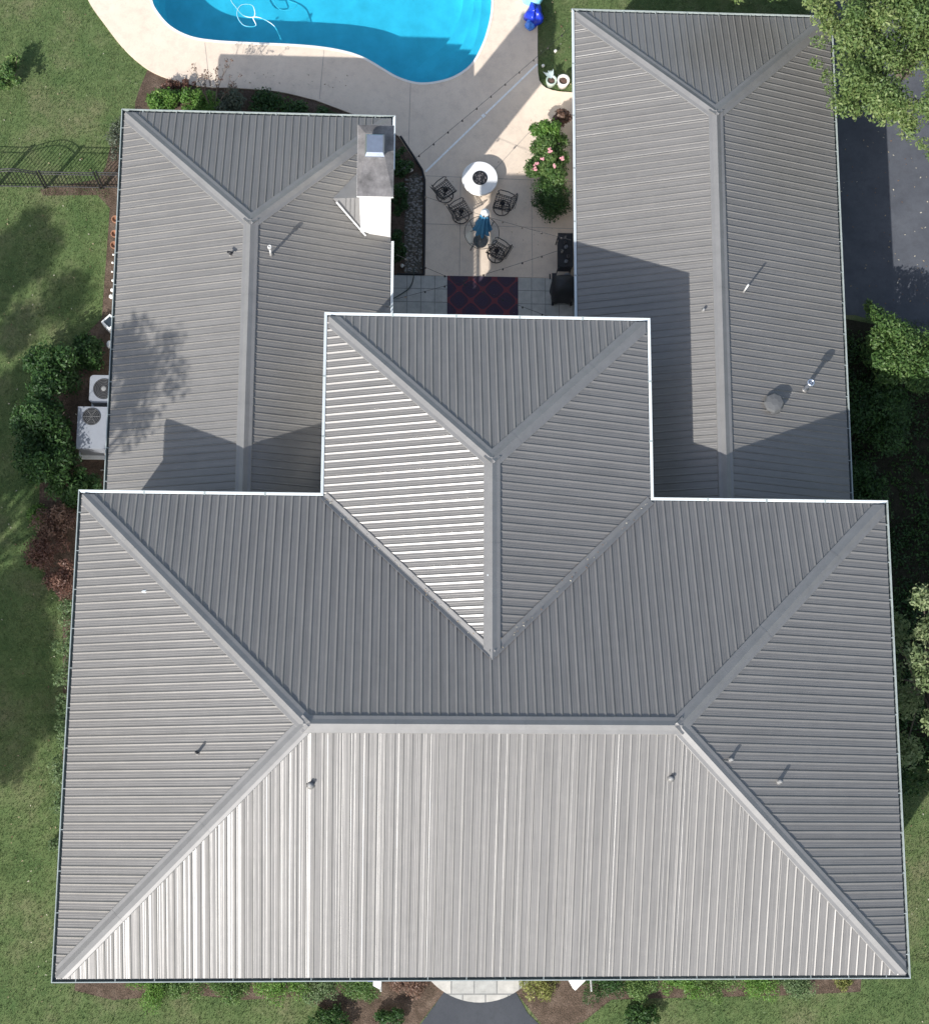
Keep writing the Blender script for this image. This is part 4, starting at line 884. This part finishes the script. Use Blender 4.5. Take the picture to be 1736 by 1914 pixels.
# ================================================================== EAST SIDE
holly = shrub('holly_bush', 22.6, 17.15, .95, .95, 2.15, M['lf_bright2'], 6500, .10, 'large bright green bush half in sun at the driveway corner', 'shrub', seed=120, k=40)
leaf_mesh('outer_shoots', M['lf_bright2'], holly, [(21.75, 18.25, 1.55, .28, .30, .25), (22.0, 17.9, 1.75, .38, .35, .3), (21.75, 17.5, 1.6, .35, .35, .3), (21.8, 16.9, 1.5, .35, .38, .3), (22.3, 17.6, 1.95, .35, .35, .25), (23.2, 16.7, 1.9, .4, .4, .3), (23.5, 17.3, 1.8, .4, .45, .3), (22.1, 16.4, 1.4, .35, .3, .3), (22.9, 16.2, 1.6, .4, .35, .3), (21.6, 18.55, 1.4, .15, .2, .15)], 5200, .10, seed=124)
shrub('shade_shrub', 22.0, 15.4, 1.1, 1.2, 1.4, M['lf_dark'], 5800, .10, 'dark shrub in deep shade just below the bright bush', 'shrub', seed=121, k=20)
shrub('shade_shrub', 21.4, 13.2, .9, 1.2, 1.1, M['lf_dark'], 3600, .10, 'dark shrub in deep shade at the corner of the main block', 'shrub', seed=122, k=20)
tree('dogwood_tree', 22.3, 7.4, .12, 3.9, 1.4, 2.4, 1.0, M['lf_palegreen'], 9500, .12, 'pale yellow green tree at the right edge beside the main block', 0, 0, 130,
     crown=[(21.55, 9.45, 5.05, .42, .40, .30), (21.80, 8.8, 4.75, .4, .3, .3), (21.55, 8.55, 4.85, .32, .28, .25), (21.30, 7.95, 4.95, .36, .38, .28), (21.55, 7.4, 4.85, .38, .42, .28), (22.00, 7.6, 5.25, .5, .5, .4), (21.70, 6.3, 4.75, .32, .35, .25), (22.20, 6.6, 5.15, .5, .5, .4), (22.60, 8.2, 5.35, .6, .6, .5), (21.95, 5.2, 4.55, .35, .35, .3), (22.50, 5.6, 4.75, .5, .6, .4), (21.40, 6.9, 3.65, .5, .5, .4), (21.20, 8.8, 3.45, .5, .6, .4), (21.10, 7.6, 3.15, .5, .6, .4), (22.40, 9.3, 4.95, .5, .5, .4), (21.40, 5.6, 3.35, .5, .5, .4)])
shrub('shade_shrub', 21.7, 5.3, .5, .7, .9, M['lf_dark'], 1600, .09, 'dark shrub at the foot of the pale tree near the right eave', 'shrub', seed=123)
# big tree, upper right
rr_ = random.Random(140); cl = []
for i in range(190):
    x = rr_.uniform(19.9, 25.2); y = rr_.uniform(22.7, 29.5); q = rr_.uniform(.38, .62)
    if x < 20.6 and rr_.random() < .35: continue
    cl.append((x, y, rr_.uniform(5.0, 6.6) + .5 * math.sin(x * 1.3) * math.sin(y), q, q, q * .7))
cl += [(19.3, 26.3, 4.9, .35, .4, .2), (19.5, 25.9, 5.3, .4, .4, .25), (19.75, 27.0, 5.2, .5, .5, .3), (19.2, 27.4, 5.0, .5, .45, .3), (18.8, 26.9, 4.8, .3, .3, .2), (19.75, 25.6, 5.0, .5, .6, .3), (20.2, 24.5, 5.2, .5, .6, .35), (20.3, 23.6, 5.0, .35, .45, .3), (20.45, 23.1, 4.7, .22, .35, .22), (21.4, 23.0, 5.0, .5, .45, .35), (21.9, 22.55, 4.8, .35, .4, .3), (22.6, 22.9, 5.2, .5, .5, .4), (23.2, 22.6, 5.0, .5, .5, .4), (20.0, 26.5, 5.4, .6, .6, .4), (20.6, 27.3, 5.8, .8, .7, .5), (20.7, 25.6, 5.7, .7, .8, .5), (20.9, 24.4, 5.6, .6, .6, .4)]
tree('shade_tree', 23.4, 26.6, .26, 6.0, 2, 2, 1.3, M['lf_oak'], 130000, .105, 'big yellow green tree overhanging the driveway and the corner of the right wing', 0, 0, 140, crown=cl)
cl = [(19.55, 25.15, 4.6, .28, .25, .1), (19.5, 24.55, 4.5, .25, .2, .1), (19.8, 24.2, 4.5, .28, .25, .1), (19.85, 23.8, 4.5, .2, .2, .1), (22.6, 21.9, 4.6, .25, .3, .15), (22.4, 22.2, 4.6, .3, .2, .15), (23.4, 21.9, 4.6, .3, .3, .2), (19.9, 25.5, 4.8, .4, .3, .15)]
sp_ = bpy.data.objects
o = leaf_mesh('outer_twigs', M['lf_oak'], [q for q in C.objects if q.name == 'shade_tree'][0], cl, 1300, .085, seed=141)
tree('maple_tree', 18.2, 29.9, .16, 4.4, 2.0, 1.7, .7, M['lf_oak'], 16000, .12, 'green tree behind the right wing whose branches show along the top edge', 60, .40, 150, cc=(18.1, 27.95))
# trees standing outside the frame to the west; they throw the dappled shade on the lawn
wt = 'tall shade trees west of the house'
for i, (x, y, cz_, rx, ry, n_, k) in enumerate(((-5.8, 6.0, 12.0, 1.1, 2.9, 2100, 20), (-9.8, 3.2, 9.6, 2.5, 3.2, 21000, 24), (-10.7, -2.0, 9.2, 2.5, 3.2, 21000, 24), (-11.8, 8.4, 9.8, 2.7, 2.6, 11000, 20))):
    tree('tall_tree', x, y, .22, cz_, rx, ry, 1.5, M['lf_dark'], n_, .20, ['slender tall tree standing on the left lawn closest to the house', 'broad tall tree on the left lawn opposite the main block', 'broad tall tree on the left lawn opposite the front corner', 'tall tree on the far left lawn behind the slender one'][i], k, (.5, .66, .66, .6)[i], 160 + i, group=wt)
for i, (x, y) in enumerate(((28.5, 8.5), (29.5, 14.5), (29.0, 20.5))):  # unseen trees added to block sky light and darken the east shade
    tree('tall_tree', x, y, .25, 6.0, 2.6, 3.0, 3.2, M['lf_dark'], 5000, .3, ['tall tree east of the house, opposite the main block', 'tall tree east of the house, opposite the bright driveway bush', 'tall tree on the far side of the driveway'][i], 34, .8, 190 + i, group='tall trees along the east side')
# ================================================================== FRONT BEDS
fr = [(1.5, .5, .62, 'lf_bright'), (2.6, .45, .6, 'lf_bright'), (3.7, .5, .62, 'lf_bright'), (5.0, .5, .6, 'lf_bright'), (6.0, .45, .6, 'lf_bright'), (7.15, .5, .6, 'lf_bright')]
names = ['front hedge shrub nearest the lower left corner', 'second front hedge shrub from the lower left corner', 'third front hedge shrub from the lower left corner', 'fourth front hedge shrub from the lower left corner', 'fifth front hedge shrub from the lower left corner', 'front hedge shrub just left of the left flag']
for i, (x, ry, h, m) in enumerate(fr):
    shrub('front_shrub', x + .1 * math.sin(i * 5), -.45, .66 + .07 * math.sin(i * 3), .60 + .06 * math.cos(i * 2), .85 + .1 * math.sin(i * 4), M[('lf_bright', 'lf_bright2', 'lf_bright2', 'lf_bright', 'lf_pale', 'lf_bright2')[i]], 5200, .055, 'rounded green ' + names[i], 'shrub', 'front hedge left of the step', seed=170 + i, k=20)
names = ['just right of the right flag', 'second to the right of the right flag', 'third to the right of the right flag', 'fourth to the right of the right flag', 'fifth to the right of the right flag', 'farthest right, nearest the mulch gap']
for i in range(6):
    shrub('front_shrub', 13.7 + i * 1.05 + .12 * math.sin(i * 4), -.42, .62 + .08 * math.cos(i * 3), .58 + .07 * math.sin(i * 5), .85 + .12 * math.cos(i * 2), M[('lf_dark', 'lf_bright2', 'lf_bright', 'lf_bright2', 'lf_bright', 'lf_pale')[i]], 5200, .055, 'rounded green front shrub, ' + names[i], 'shrub', 'front hedge right of the step', seed=180 + i, k=20)
shrub('front_shrub', 12.1, -.45, .62, .55, .6, M['lf_lemon'], 1800, .07, 'yellowish low shrub right of the stone step', 'shrub', seed=190)
shrub('front_shrub', 8.5, -.42, .62, .5, .5, M['lf_brown'], 1700, .07, 'brown low shrub left of the stone step', 'shrub', seed=191)
shrub('flower_clump', 20.35, -.35, .38, .4, .5, M['lf_lemon'], 900, .08, 'yellow and red leaved clump at the lower right corner of the bed', 'plant', seed=192)
shrub('front_shrub', 6.4, -1.5, .6, .35, .6, M['lf_dark'], 1500, .08, 'dark shrub in the second row of the front bed, left of the path', 'shrub', seed=193)
shrub('front_shrub', 8.0, -1.45, .5, .3, .5, M['lf_dark'], 1200, .08, 'dark shrub in the second row beside the path edge', 'shrub', seed=194)
shrub('front_shrub', 14.7, -1.45, .7, .35, .6, M['lf_dark'], 1500, .08, 'dark shrub in the second row of the front bed, right of the path', 'shrub', seed=195)
# flags on the front wall
for x, dx, lab, blue in ((7.70, -.20, 'small white and blue flag on a white bracket left of the front step', True), (13.03, -.36, 'white triangular flag on a thin white bracket right of the front step', False)):
    t = thing('wall_flag', (x, OV, 3.2), lab, 'flag'); b = MB(); b.tube([(x, OV, 3.0), (x, -.47, 3.42)], .022, 8); b.build('pole', M['trim'], t)
    if blue: wv = [(x, -.44, 3.40), (x + dx, -.34, 3.34), (x + dx, -.20, 3.30), (x, -.10, 3.36)]
    else: wv = [(x - .08, -.15, 3.38), (x - .40, -.46, 3.32), (x - .58, -.15, 3.30), (x - .3, .05, 3.34)]
    lo_ = [(a, c, z - .55) for a, c, z in wv]; b.add(wv + lo_ + [(a, c - .012, z) for a, c, z in wv], [(0, 1, 2, 3), (0, 1, 5, 4), (1, 2, 6, 5), (2, 3, 7, 6), (3, 0, 4, 7), (4, 7, 6, 5)]); b.build('cloth', M['white_st'], t)
    if blue: b = MB(); b.box(x + dx - .14, -.24, 2.9, x + dx - .005, -.05, 3.33); b.build('blue_panel', M['deepblue'], t)
# ================================================================== GRASS BLADES
def grass(name, rects, dens, avoid, lab, seed):
    r = np.random.RandomState(seed); P = []
    for (xa, ya, xb, yb) in rects:
        k = int((xb - xa) * (yb - ya) * dens); P.append(np.stack([r.uniform(xa, xb, k), r.uniform(ya, yb, k)], 1))
    P = np.concatenate(P)
    def inside(poly):
        x, y = P[:, 0], P[:, 1]; ins = np.zeros(len(P), bool); j = len(poly) - 1
        for i in range(len(poly)):
            xi, yi = poly[i]; xj, yj = poly[j]
            c = ((yi > y) != (yj > y)) & (x < (xj - xi) * (y - yi) / ((yj - yi) or 1e-9) + xi); ins ^= c; j = i
        return ins
    keep = np.ones(len(P), bool)
    for a in avoid: keep &= ~inside(a)
    P = P[keep]; n = len(P); a = r.uniform(0, 6.283, n); h = r.uniform(.03, .075, n); wd = r.uniform(.006, .012, n); ln = r.uniform(.01, .06, n); la = r.uniform(0, 6.283, n)
    v = np.zeros((n, 3, 3)); v[:, 0] = np.stack([P[:, 0] - wd * np.cos(a), P[:, 1] - wd * np.sin(a), np.zeros(n)], 1); v[:, 1] = np.stack([P[:, 0] + wd * np.cos(a), P[:, 1] + wd * np.sin(a), np.zeros(n)], 1)
    v[:, 2] = np.stack([P[:, 0] + ln * np.cos(la), P[:, 1] + ln * np.sin(la), h], 1)
    me = bpy.data.meshes.new(name); me.vertices.add(n * 3); me.vertices.foreach_set('co', v.ravel()); me.loops.add(n * 3); me.loops.foreach_set('vertex_index', np.arange(n * 3)); me.polygons.add(n); me.polygons.foreach_set('loop_start', np.arange(n) * 3)
    me.update(calc_edges=True); me.materials.append(M['grass']); at = me.attributes.new('leafvar', 'FLOAT', 'FACE')
    patch = .5 + .5 * np.sin(P[:, 0] * 1.7 + 1.3 * np.sin(P[:, 1] * .9)) * np.sin(P[:, 1] * 1.1 + 2); at.data.foreach_set('value', np.clip(.6 * r.rand(n) + .4 * patch, 0, 1))
    o = bpy.data.objects.new(name, me); C.objects.link(o); return tag(o, lab, 'grass', kind='stuff')
wm = [(.6, -.2), (-.5, -.0), (-.75, 3.4), (-1.15, 4.2), (-1.25, 7), (-1.4, 9.8), (-1.9, 10.4), (-2.2, 12.5), (-2.3, 15), (-1.7, 17.0), (-.70, 18.2), (-.62, 21.6), (-.62, 24), (.7, 24), (.7, 10)]
fm = [(-.55, .6), (-.55, -.75), (.5, -1.0), (2.5, -.85), (4, -1.0), (5.6, -.9), (7, -1.75), (8.7, -1.7), (9.5, -.7), (11.3, -.7), (12.2, -1.8), (13.2, -1.6), (14, -1.0), (16, -.95), (18.6, -.9), (20.9, -.8), (21.1, .6)]
em = [(20.0, -.2), (20.9, 0), (21.2, 3.6), (22.4, 5.2), (26, 6.5), (27, 17.0), (24.2, 17.6), (23.0, 18.3), (21.3, 18.6), (20.0, 18.7)]
pa = [(9.45, -.75), (11.35, -.75), (11.7, -1.35), (12.6, -2.2), (14.5, -3), (30, -4.0), (60, -4.5), (60, -9), (12, -8.5), (-30, -9), (-30, -4.5), (5, -3.4), (7.4, -2.4), (8.7, -1.75)]
grass('lawn_grass', [(-4.9, -3, .6, 29.2), (.6, -3, 24, .2), (20.6, 0, 25, 18.6)], 650, [wm, fm, em, pa, bedN, deck], 'short mown grass of the lawn around the house', 200)
grass('lawn_grass', [(-13, -11, -4.9, 33), (-4.9, -11, 28, -3), (25, -3, 30, 17), (-4.9, 29.2, -1.5, 33)], 320, [pa, em, deck], 'thinner grass of the outer lawn around the house', 202)
grass('lawn_grass', [(12.05, 25.6, 13.3, 30), (13.3, 26.6, 20.6, 31)], 650, [deck], 'grass of the strip beside the deck and behind the right wing', 201)

o = leaf_mesh('ground_cover', M['lf_dark'], None, [(20.6 + 4.6 * RS.rand() * min(1, (yy - 3) / 4), yy, .06, .5, .5, .16) for yy in np.linspace(3.8, 18.0, 190)], 26000, .10, seed=210)  # dark leaves added to blacken the shaded ground east of the house
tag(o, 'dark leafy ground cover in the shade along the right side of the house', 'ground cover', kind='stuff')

def litter(name, pts, size, lab, mats, seed):
    r = random.Random(seed); b = MB()
    for x, y, z in pts:
        a = r.uniform(0, 6.28); q = size * r.uniform(.6, 1.4); c, d = math.cos(a) * q, math.sin(a) * q
        b.add([(x + c, y + d, z + .006), (x - d * .5, y + c * .5, z + .012), (x - c, y - d, z + .006), (x + d * .5, y - c * .5, z + r.uniform(.012, .03))], [(0, 1, 2, 3)], r.randrange(len(mats)))
    return tag(b.build(name, mats), lab, 'leaves', kind='stuff')
lfm = [simple('dry_tan_leaf', (.34, .27, .17), .8, 0, .2, 30), simple('pale_dry_leaf', (.50, .46, .36), .8, 0, .2, 30), simple('brown_dry_leaf', (.17, .10, .06), .8, 0, .2, 30)]
r = random.Random(77)
litter('fallen_leaves', [(r.uniform(21, 24.6), r.uniform(18.9, 27), .006) for _ in range(170)], .028, 'dry leaves scattered on the driveway', lfm, 1)
litter('fallen_leaves', [(r.uniform(-4.4, -.9), r.uniform(-1.6, 28), .03) for _ in range(260)] + [(r.uniform(21.4, 24), r.uniform(-1.6, 6), .03) for _ in range(60)] + [(r.uniform(12.2, 13.2), r.uniform(25.8, 29), .03) for _ in range(30)], .026, 'dry leaves scattered over the lawn', lfm, 2)
pp = [(r.uniform(1.2, 6.4), 25.55 + abs(r.gauss(0, .35)), DECKZ) for _ in range(70)] + [(r.uniform(8.8, 13.1), r.uniform(16.6, 25), DECKZ) for _ in range(60)] + [(r.gauss(12, .35), r.uniform(19.8, 24.5), DECKZ) for _ in range(50)]
litter('fallen_leaves', [p for p in pp if p[0] < 13.2], .02, 'dry leaves and petals scattered over the pool deck and patio', lfm, 3)

vp = []
for _ in range(90):
    k = r.random(); sx = r.choice((-1, 1)); xe = (P0 + G) if sx > 0 else (P1 - G); d_ = k * 4.05; vp.append((xe + sx * d_ + r.gauss(0, .05), D - G - d_ + r.gauss(0, .05), HM + PM * d_ + .045))
litter('fallen_leaves', vp, .018, 'tiny dry leaves caught along the two roof valleys', lfm, 4)

# the front eave is not perfectly square to the rest: ease its corners outward by a few centimetres
for o in [main_roof] + list(main_roof.children):
    mw = root_loc(o)
    for v in o.data.vertices:
        x, y = v.co.x + mw.x, v.co.y + mw.y; f = max(0, min(1, (D - y) / D))
        v.co.x -= .06 * f * (1 - x / W); v.co.y += f * (-.05 * (1 - x / W) + .04 * x / W)
